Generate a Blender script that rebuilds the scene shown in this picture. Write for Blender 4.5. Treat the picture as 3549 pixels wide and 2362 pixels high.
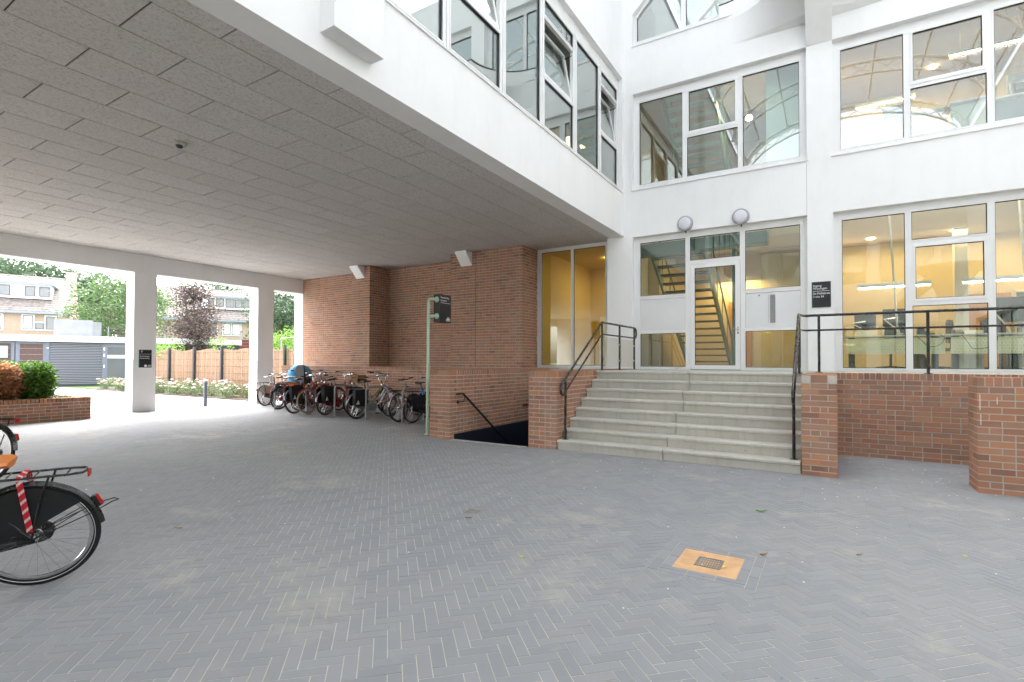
import bpy, math, random
import numpy as np
from mathutils import Vector, Matrix
R = math.radians
rnd = random.Random(7)
for o in list(bpy.data.objects): bpy.data.objects.remove(o)
S = bpy.context.scene
COL = S.collection
# ---------------------------------------------------------------- camera, sky, sun, exposure
CAMH = 1.4896
cd = bpy.data.cameras.new('camera'); cam = bpy.data.objects.new('camera', cd); COL.objects.link(cam)
cd.sensor_fit = 'HORIZONTAL'; cd.sensor_width = 36.0
cd.lens = 36.0*1793.67/3549.0; cd.shift_y = 40.49/3549.0
cd.clip_start = 0.05; cd.clip_end = 3000
yaw, pitch, roll = 0.55275, 0.017413, 0.003232
fw = Vector((-math.sin(yaw)*math.cos(pitch), math.cos(yaw)*math.cos(pitch), math.sin(pitch)))
rt = Vector((math.cos(yaw), math.sin(yaw), 0)); up = rt.cross(fw)
rr = rt*math.cos(roll)+up*math.sin(roll); uu = -rt*math.sin(roll)+up*math.cos(roll)
mw = Matrix(((rr.x, uu.x, -fw.x, 0), (rr.y, uu.y, -fw.y, 0), (rr.z, uu.z, -fw.z, CAMH), (0, 0, 0, 1)))
cam.matrix_world = mw
S.camera = cam
SUN_EL, SUN_AZ = R(54), R(288)          # azimuth: compass-like angle of the sun, from +Y towards +X
W = bpy.data.worlds.new('World'); S.world = W; W.use_nodes = True
nt = W.node_tree; nt.nodes.clear()
sky = nt.nodes.new('ShaderNodeTexSky'); sky.sky_type = 'NISHITA'; sky.sun_disc = False
sky.sun_elevation = SUN_EL; sky.sun_rotation = SUN_AZ; sky.dust_density = 4.0; sky.air_density = 1.2
hs = nt.nodes.new('ShaderNodeHueSaturation'); hs.inputs['Saturation'].default_value = 0.26
bg = nt.nodes.new('ShaderNodeBackground'); bg.inputs['Strength'].default_value = 0.15
wo = nt.nodes.new('ShaderNodeOutputWorld')
nt.links.new(sky.outputs[0], hs.inputs['Color']); nt.links.new(hs.outputs[0], bg.inputs[0]); nt.links.new(bg.outputs[0], wo.inputs[0])
sd = bpy.data.lights.new('sun', 'SUN'); sd.energy = 0.48; sd.angle = R(60); sd.color = (1.0, 0.98, 0.95)
so = bpy.data.objects.new('sun', sd); COL.objects.link(so)
sdir = Vector((math.sin(SUN_AZ)*math.cos(SUN_EL), math.cos(SUN_AZ)*math.cos(SUN_EL), math.sin(SUN_EL)))
so.rotation_euler = sdir.to_track_quat('Z', 'Y').to_euler(); so.location = (0, 0, 40)
S.view_settings.view_transform = 'Standard'; S.view_settings.look = 'None'
S.view_settings.gamma = 1.0; S.view_settings.use_curve_mapping = False
S.view_settings.exposure = 3.42
S.render.engine = 'CYCLES'
c = S.cycles
c.use_denoising = True
c.max_bounces = 10; c.diffuse_bounces = 5; c.glossy_bounces = 4; c.transmission_bounces = 4; c.transparent_max_bounces = 24
c.caustics_reflective = False; c.caustics_refractive = False; c.sample_clamp_indirect = 8.0
# ---------------------------------------------------------------- materials
MATS = {}
def nodes(name):
    m = bpy.data.materials.new(name); m.use_nodes = True
    t = m.node_tree; p = t.nodes['Principled BSDF']; return m, t, p
def N(t, kind, **kw):
    n = t.nodes.new(kind)
    for k, v in kw.items():
        if k in n.inputs: n.inputs[k].default_value = v
        else: setattr(n, k, v)
    return n
def pos(t, obj=False):
    if obj: return N(t, 'ShaderNodeTexCoord').outputs['Object']
    return N(t, 'ShaderNodeNewGeometry').outputs['Position']
def mathn(t, op, a, b=None, c=None, clamp=False):
    n = t.nodes.new('ShaderNodeMath'); n.operation = op; n.use_clamp = clamp
    for i, v in enumerate((a, b, c)):
        if v is None: continue
        if isinstance(v, (int, float)): n.inputs[i].default_value = v
        else: t.links.new(v, n.inputs[i])
    return n.outputs[0]
def mixc(t, fac, a, b, mode='MIX'):
    n = t.nodes.new('ShaderNodeMix'); n.data_type = 'RGBA'; n.blend_type = mode
    for s, v in ((n.inputs[0], fac), (n.inputs[6], a), (n.inputs[7], b)):
        if isinstance(v, (int, float)): s.default_value = v
        elif isinstance(v, tuple): s.default_value = (*v, 1) if len(v) == 3 else v
        else: t.links.new(v, s)
    return n.outputs[2]
def ramp(t, fac, stops, interp='LINEAR'):
    n = t.nodes.new('ShaderNodeValToRGB'); cr = n.color_ramp; cr.interpolation = interp
    while len(cr.elements) < len(stops): cr.elements.new(0.5)
    for e, (p_, c_) in zip(cr.elements, stops): e.position = p_; e.color = (*c_, 1) if len(c_) == 3 else c_
    t.links.new(fac, n.inputs[0]); return n.outputs[0]
def noise(t, vec, scale, detail=4, rough=0.55):
    n = N(t, 'ShaderNodeTexNoise', Scale=scale, Detail=detail, Roughness=rough); t.links.new(vec, n.inputs['Vector']); return n.outputs['Fac']
def rand(t):
    a = N(t, 'ShaderNodeObjectInfo').outputs['Random']; b = N(t, 'ShaderNodeNewGeometry').outputs['Random Per Island']
    return mathn(t, 'FRACT', mathn(t, 'ADD', mathn(t, 'MULTIPLY', a, 7.31), b))
def bump(t, p, h, strength, dist=0.01):
    b = N(t, 'ShaderNodeBump', Strength=strength, Distance=dist); t.links.new(h, b.inputs['Height']); t.links.new(b.outputs[0], p.inputs['Normal'])
def M(name, col, rough=0.6, var=0.08, scale=6.0, bmp=0.0, bscale=80.0, metal=0.0, spec=0.4, rv=0.0, emit=None, coat=0.0):
    m, t, p = nodes(name)
    p.inputs['Roughness'].default_value = rough; p.inputs['Metallic'].default_value = metal
    p.inputs['Specular IOR Level'].default_value = spec; p.inputs['Coat Weight'].default_value = coat
    v = noise(t, pos(t), scale)
    f = mathn(t, 'ADD', mathn(t, 'MULTIPLY', mathn(t, 'SUBTRACT', v, 0.5), 2*var*2), 1.0)
    if rv: f = mathn(t, 'MULTIPLY', f, mathn(t, 'ADD', mathn(t, 'MULTIPLY', mathn(t, 'SUBTRACT', rand(t), 0.5), 2*rv), 1.0))
    cc = N(t, 'ShaderNodeCombineColor')
    for i in range(3): t.links.new(mathn(t, 'MULTIPLY', f, col[i]), cc.inputs[i])
    t.links.new(cc.outputs[0], p.inputs['Base Color'])
    if var: t.links.new(mathn(t, 'ADD', mathn(t, 'MULTIPLY', mathn(t, 'SUBTRACT', v, 0.5), 0.25), rough, clamp=True), p.inputs['Roughness'])
    if bmp: bump(t, p, noise(t, pos(t), bscale, 3), bmp, 0.004)
    if emit: p.inputs['Emission Color'].default_value = (*emit[0], 1); p.inputs['Emission Strength'].default_value = emit[1]
    MATS[name] = m; return m
def brickmat(name, stops, dirt=(0.25, 0.17, 0.125), dirtf=0.2):
    m, t, p = nodes(name); p.inputs['Roughness'].default_value = 0.85; p.inputs['Specular IOR Level'].default_value = 0.25
    c_ = ramp(t, rand(t), stops)
    n1 = noise(t, pos(t), 55, 5, 0.7); n2 = noise(t, pos(t), 5, 3)
    c_ = mixc(t, mathn(t, 'MULTIPLY', mathn(t, 'SUBTRACT', n1, 0.5, clamp=True), 1.3, clamp=True), c_, dirt)
    c_ = mixc(t, mathn(t, 'MULTIPLY', n2, dirtf), c_, dirt)
    n3 = noise(t, pos(t), 1.3, 6, 0.7)
    c_ = mixc(t, mathn(t, 'MULTIPLY', mathn(t, 'SUBTRACT', n3, 0.52, clamp=True), 2.2, clamp=True), c_, (0.43, 0.33, 0.26))
    t.links.new(c_, p.inputs['Base Color']); bump(t, p, n1, 0.6, 0.005); MATS[name] = m
brickmat('brick', [(0, (0.23, 0.115, 0.08)), (0.12, (0.38, 0.17, 0.105)), (0.3, (0.44, 0.20, 0.12)), (0.45, (0.31, 0.17, 0.115)), (0.6, (0.42, 0.195, 0.11)), (0.75, (0.29, 0.16, 0.11)), (0.88, (0.40, 0.225, 0.145)), (1, (0.50, 0.225, 0.11))])
M('mortar', (0.52, 0.485, 0.43), 0.95, 0.15, 12, 0.3, 120)
def whitemat(name, col, dirt, rough):
    m, t, p = nodes(name); p.inputs['Roughness'].default_value = rough
    a = noise(t, pos(t), 0.9, 5, 0.6); b = noise(t, pos(t), 40, 2)
    sc = N(t, 'ShaderNodeMapping'); sc.inputs['Scale'].default_value = (2.2, 2.2, 0.5); t.links.new(pos(t), sc.inputs['Vector'])
    st = noise(t, sc.outputs[0], 1.6, 4, 0.65)
    f = mathn(t, 'MULTIPLY', mathn(t, 'ADD', mathn(t, 'SUBTRACT', a, 0.45, clamp=True), mathn(t, 'SUBTRACT', st, 0.5, clamp=True)), dirt, clamp=True)
    t.links.new(mixc(t, f, col, (0.5, 0.48, 0.44)), p.inputs['Base Color'])
    bump(t, p, b, 0.12, 0.003); MATS[name] = m
whitemat('plaster', (0.775, 0.78, 0.78), 0.4, 0.75)
whitemat('plaster_in', (0.72, 0.70, 0.66), 0.2, 0.8)
M('alu_white', (0.74, 0.745, 0.74), 0.38, 0.02, 3, spec=0.5)
M('gasket', (0.015, 0.015, 0.016), 0.5, 0.0)
M('panel_grey', (0.68, 0.69, 0.695), 0.42, 0.03, 2)
# ceiling boards: wood-wool cement
m, t, p = nodes('woodwool'); p.inputs['Roughness'].default_value = 0.95; p.inputs['Specular IOR Level'].default_value = 0.1
mp = N(t, 'ShaderNodeMapping'); mp.inputs['Scale'].default_value = (1, 0.55, 1); t.links.new(pos(t), mp.inputs['Vector'])
f1 = noise(t, mp.outputs[0], 55, 8, 0.85); f2 = noise(t, pos(t), 2.2, 3)
c0 = mixc(t, f2, (0.56, 0.545, 0.53), (0.64, 0.62, 0.605))
c0 = mixc(t, mathn(t, 'MULTIPLY', mathn(t, 'SUBTRACT', f1, 0.5, clamp=True), 6.5, clamp=True), c0, (0.20, 0.185, 0.18))
c0 = mixc(t, mathn(t, 'MULTIPLY', rand(t), 0.22), c0, (0.43, 0.41, 0.395))
t.links.new(c0, p.inputs['Base Color']); bump(t, p, f1, 0.9, 0.006); MATS['woodwool'] = m
M('joint_dark', (0.07, 0.055, 0.045), 0.9, 0.2, 10)
# pavers with sand dust
m, t, p = nodes('paver'); p.inputs['Roughness'].default_value = 0.78; p.inputs['Specular IOR Level'].default_value = 0.35
pr = ramp(t, rand(t), [(0, (0.215, 0.222, 0.235)), (0.5, (0.232, 0.239, 0.252)), (0.85, (0.248, 0.253, 0.266)), (1, (0.24, 0.24, 0.248))])
g1 = noise(t, pos(t), 160, 3, 0.7)
pr = mixc(t, mathn(t, 'MULTIPLY', mathn(t, 'SUBTRACT', g1, 0.5, clamp=True), 1.6, clamp=True), pr, (0.30, 0.30, 0.30))
d1 = noise(t, pos(t), 0.8, 6, 0.65); d2 = noise(t, pos(t), 3.5, 5, 0.7)
df = mathn(t, 'MULTIPLY', mathn(t, 'SUBTRACT', mathn(t, 'ADD', mathn(t, 'MULTIPLY', d1, 0.65), mathn(t, 'MULTIPLY', d2, 0.35)), 0.535, clamp=True), 7.0, clamp=True)
pr = mixc(t, mathn(t, 'MULTIPLY', df, 0.72), pr, (0.42, 0.385, 0.33))
wr = noise(t, pos(t), 0.35, 7, 0.7); pr = mixc(t, mathn(t, 'MULTIPLY', mathn(t, 'SUBTRACT', wr, 0.48, clamp=True), 2.2, clamp=True), pr, (0.30, 0.295, 0.285))
st_ = noise(t, pos(t), 1.7, 3, 0.5); pr = mixc(t, mathn(t, 'MULTIPLY', mathn(t, 'SUBTRACT', st_, 0.66, clamp=True), 3.5, clamp=True), pr, (0.15, 0.15, 0.15))
sp = noise(t, pos(t), 11, 2, 0.5)
pr = mixc(t, mathn(t, 'MULTIPLY', mathn(t, 'SUBTRACT', sp, 0.74, clamp=True), 9.0, clamp=True), pr, (0.09, 0.09, 0.09))
t.links.new(pr, p.inputs['Base Color']); bump(t, p, g1, 0.35, 0.002); MATS['paver'] = m
M('sand', (0.46, 0.425, 0.36), 0.95, 0.25, 4, 0.3, 200)
M('concrete', (0.42, 0.415, 0.375), 0.8, 0.14, 7, 0.25, 150)
m, t, p = nodes('step_concrete'); p.inputs['Roughness'].default_value = 0.75
a = noise(t, pos(t), 2.2, 6, 0.65); b = noise(t, pos(t), 45, 2, 0.5); sc = N(t, 'ShaderNodeMapping'); sc.inputs['Scale'].default_value = (14, 14, 1.5); t.links.new(pos(t), sc.inputs['Vector']); st = noise(t, sc.outputs[0], 1.0, 4)
cc = mixc(t, a, (0.39, 0.375, 0.325), (0.57, 0.545, 0.485)); cc = mixc(t, mathn(t, 'MULTIPLY', mathn(t, 'SUBTRACT', b, 0.66, clamp=True), 6, clamp=True), cc, (0.13, 0.125, 0.11))
cc = mixc(t, mathn(t, 'MULTIPLY', mathn(t, 'SUBTRACT', st, 0.5, clamp=True), 1.5, clamp=True), cc, (0.27, 0.265, 0.23))
cc = mixc(t, mathn(t, 'MULTIPLY', rand(t), 0.18), cc, (0.36, 0.35, 0.32))
t.links.new(cc, p.inputs['Base Color']); bump(t, p, b, 0.2, 0.002); MATS['step_concrete'] = m
M('black_paint', (0.006, 0.006, 0.007), 0.28, 0.1, 20, spec=0.6)
M('black_matt', (0.008, 0.008, 0.009), 0.6, 0.15, 20)
M('black_rubber', (0.009, 0.009, 0.009), 0.75, 0.1, 30)
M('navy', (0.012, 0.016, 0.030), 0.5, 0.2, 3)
M('pole_green', (0.42, 0.58, 0.44), 0.4, 0.05, 5)
M('stair_green', (0.14, 0.27, 0.23), 0.45, 0.06, 5)
M('tread_green', (0.07, 0.13, 0.11), 0.5, 0.06, 5)
M('sign_black', (0.012, 0.0125, 0.015), 0.45, 0.05, 5)
M('print_white', (0.85, 0.85, 0.85), 0.5, 0.0)
M('sign_edge', (0.25, 0.55, 0.42), 0.3, 0.0)
M('steel', (0.55, 0.55, 0.55), 0.3, 0.05, 20, metal=1.0)
M('galv', (0.30, 0.31, 0.315), 0.5, 0.15, 25, metal=0.6)
M('bronze', (0.30, 0.24, 0.18), 0.5, 0.1, 12, metal=0.5)
M('lamp_rim', (0.36, 0.36, 0.39), 0.5, 0.03, 8)
M('lamp_glass', (0.62, 0.62, 0.67), 0.35, 0.01, 8)
M('lamp_white', (0.82, 0.82, 0.82), 0.45, 0.02, 8)
M('dome_black', (0.006, 0.006, 0.008), 0.05, 0.0, spec=0.8)
M('cam_body', (0.45, 0.44, 0.40), 0.45, 0.03)
M('ochre_mortar', (0.56, 0.34, 0.18), 0.95, 0.18, 9, 0.3, 90)
M('cast_iron', (0.20, 0.20, 0.19), 0.55, 0.3, 40, metal=0.4)
M('hole_black', (0.006, 0.006, 0.006), 0.9, 0.0)
M('leaf_yellow', (0.62, 0.50, 0.06), 0.6, 0.15, 60)
M('leaf_brown', (0.28, 0.16, 0.05), 0.7, 0.2, 60)
M('leaf_green', (0.05, 0.22, 0.02), 0.5, 0.15, 60)
def glassmat(name, tint, ior=1.5, rough=0.0, boost=1.0):
    m = bpy.data.materials.new(name); m.use_nodes = True; t = m.node_tree; t.nodes.clear()
    o = t.nodes.new('ShaderNodeOutputMaterial'); mx = t.nodes.new('ShaderNodeMixShader')
    tr = N(t, 'ShaderNodeBsdfTransparent'); tr.inputs[0].default_value = (*tint, 1)
    gl = N(t, 'ShaderNodeBsdfGlossy', Roughness=rough); gl.inputs[0].default_value = (0.95, 0.97, 0.96, 1)
    ge = t.nodes.new('ShaderNodeNewGeometry'); dt = t.nodes.new('ShaderNodeVectorMath'); dt.operation = 'DOT_PRODUCT'
    t.links.new(ge.outputs['Incoming'], dt.inputs[0]); t.links.new(ge.outputs['Normal'], dt.inputs[1])
    cs = mathn(t, 'ABSOLUTE', dt.outputs['Value']); f0 = ((ior-1)/(ior+1))**2*boost
    sch = mathn(t, 'ADD', mathn(t, 'MULTIPLY', mathn(t, 'POWER', mathn(t, 'SUBTRACT', 1.0, cs, clamp=True), 5.0), 1-f0), f0, clamp=True)
    t.links.new(sch, mx.inputs[0]); t.links.new(tr.outputs[0], mx.inputs[1]); t.links.new(gl.outputs[0], mx.inputs[2]); t.links.new(mx.outputs[0], o.inputs[0])
    MATS[name] = m
glassmat('glass', (0.84, 0.90, 0.87), 1.52, 0.0, 2.3)
glassmat('glass_upper', (0.86, 0.92, 0.89), 1.52, 0.0, 8.0)
glassmat('glass_mid', (0.86, 0.91, 0.88), 1.52, 0.0, 2.8)
glassmat('glass_clear', (0.97, 0.98, 0.975), 1.3)
glassmat('roof_glass', (0.42, 0.432, 0.435), 1.3)
def leafmat(name, stops, rough=0.6, tl=0.35):
    m = bpy.data.materials.new(name); m.use_nodes = True; t = m.node_tree; p = t.nodes['Principled BSDF']; o = t.nodes['Material Output']
    c_ = ramp(t, rand(t), stops); t.links.new(c_, p.inputs['Base Color']); p.inputs['Roughness'].default_value = rough
    tr = N(t, 'ShaderNodeBsdfTranslucent'); t.links.new(c_, tr.inputs[0]); mx = t.nodes.new('ShaderNodeMixShader'); mx.inputs[0].default_value = tl
    t.links.new(p.outputs[0], mx.inputs[1]); t.links.new(tr.outputs[0], mx.inputs[2]); t.links.new(mx.outputs[0], o.inputs[0]); MATS[name] = m
leafmat('leaf_tree', [(0, (0.045, 0.09, 0.03)), (0.5, (0.08, 0.145, 0.045)), (1, (0.13, 0.20, 0.07))])
leafmat('leaf_dark', [(0, (0.035, 0.07, 0.035)), (1, (0.075, 0.12, 0.06))])
leafmat('leaf_purple', [(0, (0.07, 0.045, 0.055)), (0.6, (0.11, 0.075, 0.08)), (1, (0.14, 0.12, 0.06))])
leafmat('leaf_lime', [(0, (0.10, 0.20, 0.03)), (1, (0.22, 0.36, 0.07))])
leafmat('yew_green', [(0, (0.03, 0.085, 0.012)), (0.5, (0.085, 0.20, 0.025)), (1, (0.20, 0.36, 0.05))])
leafmat('yew_brown', [(0, (0.22, 0.085, 0.03)), (0.5, (0.40, 0.18, 0.075)), (1, (0.50, 0.30, 0.16))])
leafmat('rose_leaf', [(0, (0.07, 0.12, 0.05)), (0.6, (0.13, 0.19, 0.08)), (1, (0.22, 0.26, 0.13))])
leafmat('petal', [(0, (0.66, 0.36, 0.40)), (0.5, (0.74, 0.54, 0.55)), (1, (0.80, 0.70, 0.67))])
leafmat('ground_cover', [(0, (0.05, 0.11, 0.03)), (1, (0.13, 0.22, 0.08))])
M('bark', (0.16, 0.12, 0.09), 0.9, 0.3, 8, 0.5, 30)
M('reed', (0.31, 0.20, 0.13), 0.85, 0.25, 30, rv=0.28)
M('post_dark', (0.035, 0.035, 0.04), 0.5, 0.1)
M('clad_gap_shade', (0.06, 0.065, 0.09), 0.5, 0.06, 3)
M('clad_grey', (0.22, 0.225, 0.25), 0.42, 0.06, 3)
M('fascia', (0.62, 0.63, 0.64), 0.5, 0.04)
M('roof_box', (0.22, 0.225, 0.235), 0.7, 0.15, 2)
M('outdoor_paving', (0.35, 0.345, 0.335), 0.85, 0.12, 2, 0.2, 60)
M('grass', (0.08, 0.13, 0.04), 0.95, 0.3, 5)
M('soil', (0.07, 0.05, 0.035), 0.95, 0.3, 20, 0.5, 40)
M('roof_tile', (0.23, 0.20, 0.18), 0.85, 0.3, 3, 0.3, 9, rv=0.15)
M('house_brick', (0.42, 0.32, 0.24), 0.9, 0.12, 9, 0.2, 20, rv=0.1)
M('house_pink', (0.50, 0.30, 0.26), 0.9, 0.12, 5)
M('house_white', (0.70, 0.70, 0.70), 0.6, 0.05)
M('gutter', (0.22, 0.25, 0.31), 0.5, 0.05)
M('house_glass', (0.10, 0.11, 0.12), 0.08, 0.1, 1, spec=0.8)
M('curtain', (0.62, 0.62, 0.60), 0.9, 0.1, 6)
M('maroon', (0.16, 0.04, 0.045), 0.7, 0.2, 6)
M('paint_ral', (0.13, 0.145, 0.19), 0.45, 0.05)
M('wood_slat', (0.09, 0.055, 0.05), 0.8, 0.25, 12)
# interiors
M('wall_warm', (0.62, 0.51, 0.33), 0.85, 0.04, 2)
M('partition_green', (0.62, 0.68, 0.62), 0.7, 0.03, 2)
M('wall_yellow', (0.62, 0.47, 0.13), 0.85, 0.05, 2)
M('floor_grey', (0.22, 0.21, 0.19), 0.6, 0.08)
M('ceil_board', (0.42, 0.33, 0.25), 0.9, 0.06, 3)
M('desk_panel', (0.84, 0.82, 0.62), 0.6, 0.03)
M('desk_white', (0.70, 0.70, 0.66), 0.5, 0.02)
M('desk_leg', (0.12, 0.17, 0.23), 0.4, 0.03)
M('plastic_black', (0.012, 0.012, 0.013), 0.35, 0.1)
M('arm_silver', (0.55, 0.55, 0.52), 0.35, 0.05, metal=0.5)
M('chair_fabric', (0.03, 0.03, 0.035), 0.9, 0.2, 30)
M('door_white', (0.72, 0.73, 0.75), 0.5, 0.02)
M('orange_panel', (0.50, 0.24, 0.05), 0.7, 0.06)
M('fixture_blue', (0.50, 0.58, 0.60), 0.4, 0.03)
M('tube_light', (0.9, 0.9, 0.85), 0.5, 0.0, emit=((1.0, 0.93, 0.80), 3.0))
M('warm_light', (0.9, 0.8, 0.6), 0.5, 0.0, emit=((1.0, 0.70, 0.32), 5.0))
M('paper', (0.75, 0.74, 0.70), 0.8, 0.03)
# ---------------------------------------------------------------- mesh helpers
class MB:
    def __init__(s): s.v = []; s.f = []
    def add(s, vs, fs):
        o = len(s.v); s.v += [tuple(x) for x in vs]; s.f += [tuple(i+o for i in f) for f in fs]; return s
    def box(s, x0, x1, y0, y1, z0, z1):
        return s.add([(x0,y0,z0),(x1,y0,z0),(x1,y1,z0),(x0,y1,z0),(x0,y0,z1),(x1,y0,z1),(x1,y1,z1),(x0,y1,z1)],
                     [(0,3,2,1),(4,5,6,7),(0,1,5,4),(1,2,6,5),(2,3,7,6),(3,0,4,7)])
    def obox(s, c, size, rot):
        h = [x/2 for x in size]; m = rot.to_matrix() if hasattr(rot, 'to_matrix') else rot; c = Vector(c)
        vs = [c+m@Vector((sx*h[0], sy*h[1], sz*h[2])) for sz in (-1,1) for sx, sy in ((-1,-1),(1,-1),(1,1),(-1,1))]
        return s.add(vs, [(0,3,2,1),(4,5,6,7),(0,1,5,4),(1,2,6,5),(2,3,7,6),(3,0,4,7)])
    def beam(s, a, b, w, h):
        a = Vector(a); b = Vector(b); d = (b-a); L = d.length
        q = d.to_track_quat('X', 'Z').to_matrix()
        return s.obox((a+b)/2, (L, w, h), q)
    def prism(s, poly, axis, d0, d1):
        # poly: list of 2D points; axis: which axis is extruded (0 x: (y,z), 1 y: (x,z), 2 z: (x,y))
        def mk(p_, d): return {0: (d, p_[0], p_[1]), 1: (p_[0], d, p_[1]), 2: (p_[0], p_[1], d)}[axis]
        n = len(poly); vs = [mk(p_, d0) for p_ in poly]+[mk(p_, d1) for p_ in poly]
        return s.add(vs, [tuple(range(n-1, -1, -1)), tuple(range(n, 2*n))]+[(i, (i+1) % n, n+(i+1) % n, n+i) for i in range(n)])
    def tube(s, path, r, seg=8, closed=False, cap=True):
        P_ = [Vector(p_) for p_ in path]; n = len(P_); rs = r if isinstance(r, (list, tuple)) else [r]*n
        T = []
        for i in range(n):
            a = P_[(i-1) % n] if (closed or i > 0) else P_[i]; b = P_[(i+1) % n] if (closed or i < n-1) else P_[i]
            T.append((b-a).normalized())
        u = T[0].orthogonal().normalized(); vs = []
        for i in range(n):
            u = (u-T[i]*u.dot(T[i])); u = u.normalized() if u.length > 1e-6 else T[i].orthogonal().normalized(); w = T[i].cross(u)
            vs += [P_[i]+(u*math.cos(2*math.pi*k/seg)+w*math.sin(2*math.pi*k/seg))*rs[i] for k in range(seg)]
        fs = []
        for i in range(n if closed else n-1):
            j = (i+1) % n
            fs += [(i*seg+k, i*seg+(k+1) % seg, j*seg+(k+1) % seg, j*seg+k) for k in range(seg)]
        if cap and not closed: fs += [tuple(range(seg-1, -1, -1)), tuple((n-1)*seg+k for k in range(seg))]
        return s.add(vs, fs)
    def lathe(s, prof, c, ax=(0, 0, 1), seg=20):
        ax = Vector(ax).normalized(); u = ax.orthogonal().normalized(); w = ax.cross(u); c = Vector(c); vs = []; n = len(prof)
        for r_, h_ in prof: vs += [c+ax*h_+(u*math.cos(2*math.pi*k/seg)+w*math.sin(2*math.pi*k/seg))*r_ for k in range(seg)]
        fs = [(i*seg+k, i*seg+(k+1) % seg, (i+1)*seg+(k+1) % seg, (i+1)*seg+k) for i in range(n-1) for k in range(seg)]
        fs += [tuple(range(seg-1, -1, -1)), tuple((n-1)*seg+k for k in range(seg))]
        return s.add(vs, fs)
    def quad(s, a, b, c_, d): return s.add([a, b, c_, d], [(0, 1, 2, 3)])
def arc(c, r, a0, a1, n, plane='xz'):
    out = []
    for i in range(n+1):
        a = R(a0+(a1-a0)*i/n); x, z = r*math.cos(a), r*math.sin(a)
        out.append({'xz': (c[0]+x, c[1], c[2]+z), 'xy': (c[0]+x, c[1]+z, c[2]), 'yz': (c[0], c[1]+x, c[2]+z)}[plane])
    return out
OFF = {}
def mesh(name, mb, smooth=False):
    me = bpy.data.meshes.new(name); me.from_pydata([tuple(v) for v in mb.v], [], mb.f)
    if smooth:
        me.polygons.foreach_set('use_smooth', [True]*len(me.polygons)); me.set_sharp_from_angle(angle=R(40))
    return me
def thing(name, label, cat, loc=(0, 0, 0), group=None, rot=None, kind=None):
    o = bpy.data.objects.new(name, None); COL.objects.link(o); o.location = loc; o.empty_display_size = 0.1
    if rot is not None: o.rotation_euler = rot
    OFF[o.name] = Vector(loc) if rot is None else Vector((0, 0, 0))
    if label: o['label'] = label
    if cat: o['category'] = cat
    if group: o['group'] = group
    if kind: o['kind'] = kind
    return o
def part(name, mb, mat, parent=None, smooth=False, label=None, kind=None, me=None, loc=None):
    me = me or mesh(name, mb, smooth)
    if mat and not me.materials: me.materials.append(MATS[mat])
    o = bpy.data.objects.new(name, me); COL.objects.link(o)
    off = Vector((0, 0, 0))
    if parent is not None: o.parent = parent; off = OFF[parent.name]
    if loc is None:
        # mesh was modelled in the thing's own space: move vertices so that the root stays the origin
        if off.length > 0: me.transform(Matrix.Translation(-off))
        OFF[o.name] = off.copy()
    else:
        o.location = Vector(loc)-off; OFF[o.name] = Vector(loc)
    if label: o['label'] = label
    if kind: o['kind'] = kind
    return o
def tag(o, label, cat, group=None, kind=None):
    o['label'] = label; o['category'] = cat
    if group: o['group'] = group
    if kind: o['kind'] = kind
    return o
def single(name, label, cat, mb, mat, smooth=False, group=None, kind=None, base=None):
    base = Vector(base) if base is not None else Vector(mb.v[0])
    me = mesh(name, mb, smooth); me.transform(Matrix.Translation(-base)); me.materials.append(MATS[mat])
    o = bpy.data.objects.new(name, me); COL.objects.link(o); o.location = base; OFF[o.name] = base
    return tag(o, label, cat, group, kind)
def struct(name, mb, mat, parent=None):
    o = part(name, mb, mat, parent)
    o['kind'] = 'structure'; return o
CACHE = {}
def boxmesh(sx, sy, sz, mat):
    key = (round(sx, 3), round(sy, 3), round(sz, 3), mat)
    if key not in CACHE:
        m_ = MB().box(-key[0]/2, key[0]/2, -key[1]/2, key[1]/2, -key[2]/2, key[2]/2); me = mesh('piece', m_); me.materials.append(MATS[mat]); CACHE[key] = me
    return CACHE[key]
def copy_tree(o, parent=None):
    c_ = o.copy(); COL.objects.link(c_); c_.parent = parent; OFF[c_.name] = OFF.get(o.name, Vector((0, 0, 0)))
    for ch in list(o.children): copy_tree(ch, c_)
    return c_
def text_mesh(body, size, extrude=0.0):
    cu = bpy.data.curves.new('text', 'FONT'); cu.body = body; cu.size = size; cu.extrude = extrude
    ob = bpy.data.objects.new('text', cu); COL.objects.link(ob); bpy.context.view_layer.update()
    me = bpy.data.meshes.new_from_object(ob.evaluated_get(bpy.context.evaluated_depsgraph_get()))
    bpy.data.objects.remove(ob); bpy.data.curves.remove(cu)
    return me
def put_text(body, size, mat, parent, origin, ux, uy, bold=1.0):
    me = text_mesh(body, size); ux = Vector(ux); uy = Vector(uy); n = ux.cross(uy); o_ = Vector(origin)
    mt = Matrix(((ux.x*bold, uy.x, n.x, o_.x), (ux.y*bold, uy.y, n.y, o_.y), (ux.z*bold, uy.z, n.z, o_.z), (0, 0, 0, 1)))
    me.transform(mt); me.materials.clear(); me.materials.append(MATS[mat])
    return part('lettering', None, None, parent, me=me)
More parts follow.
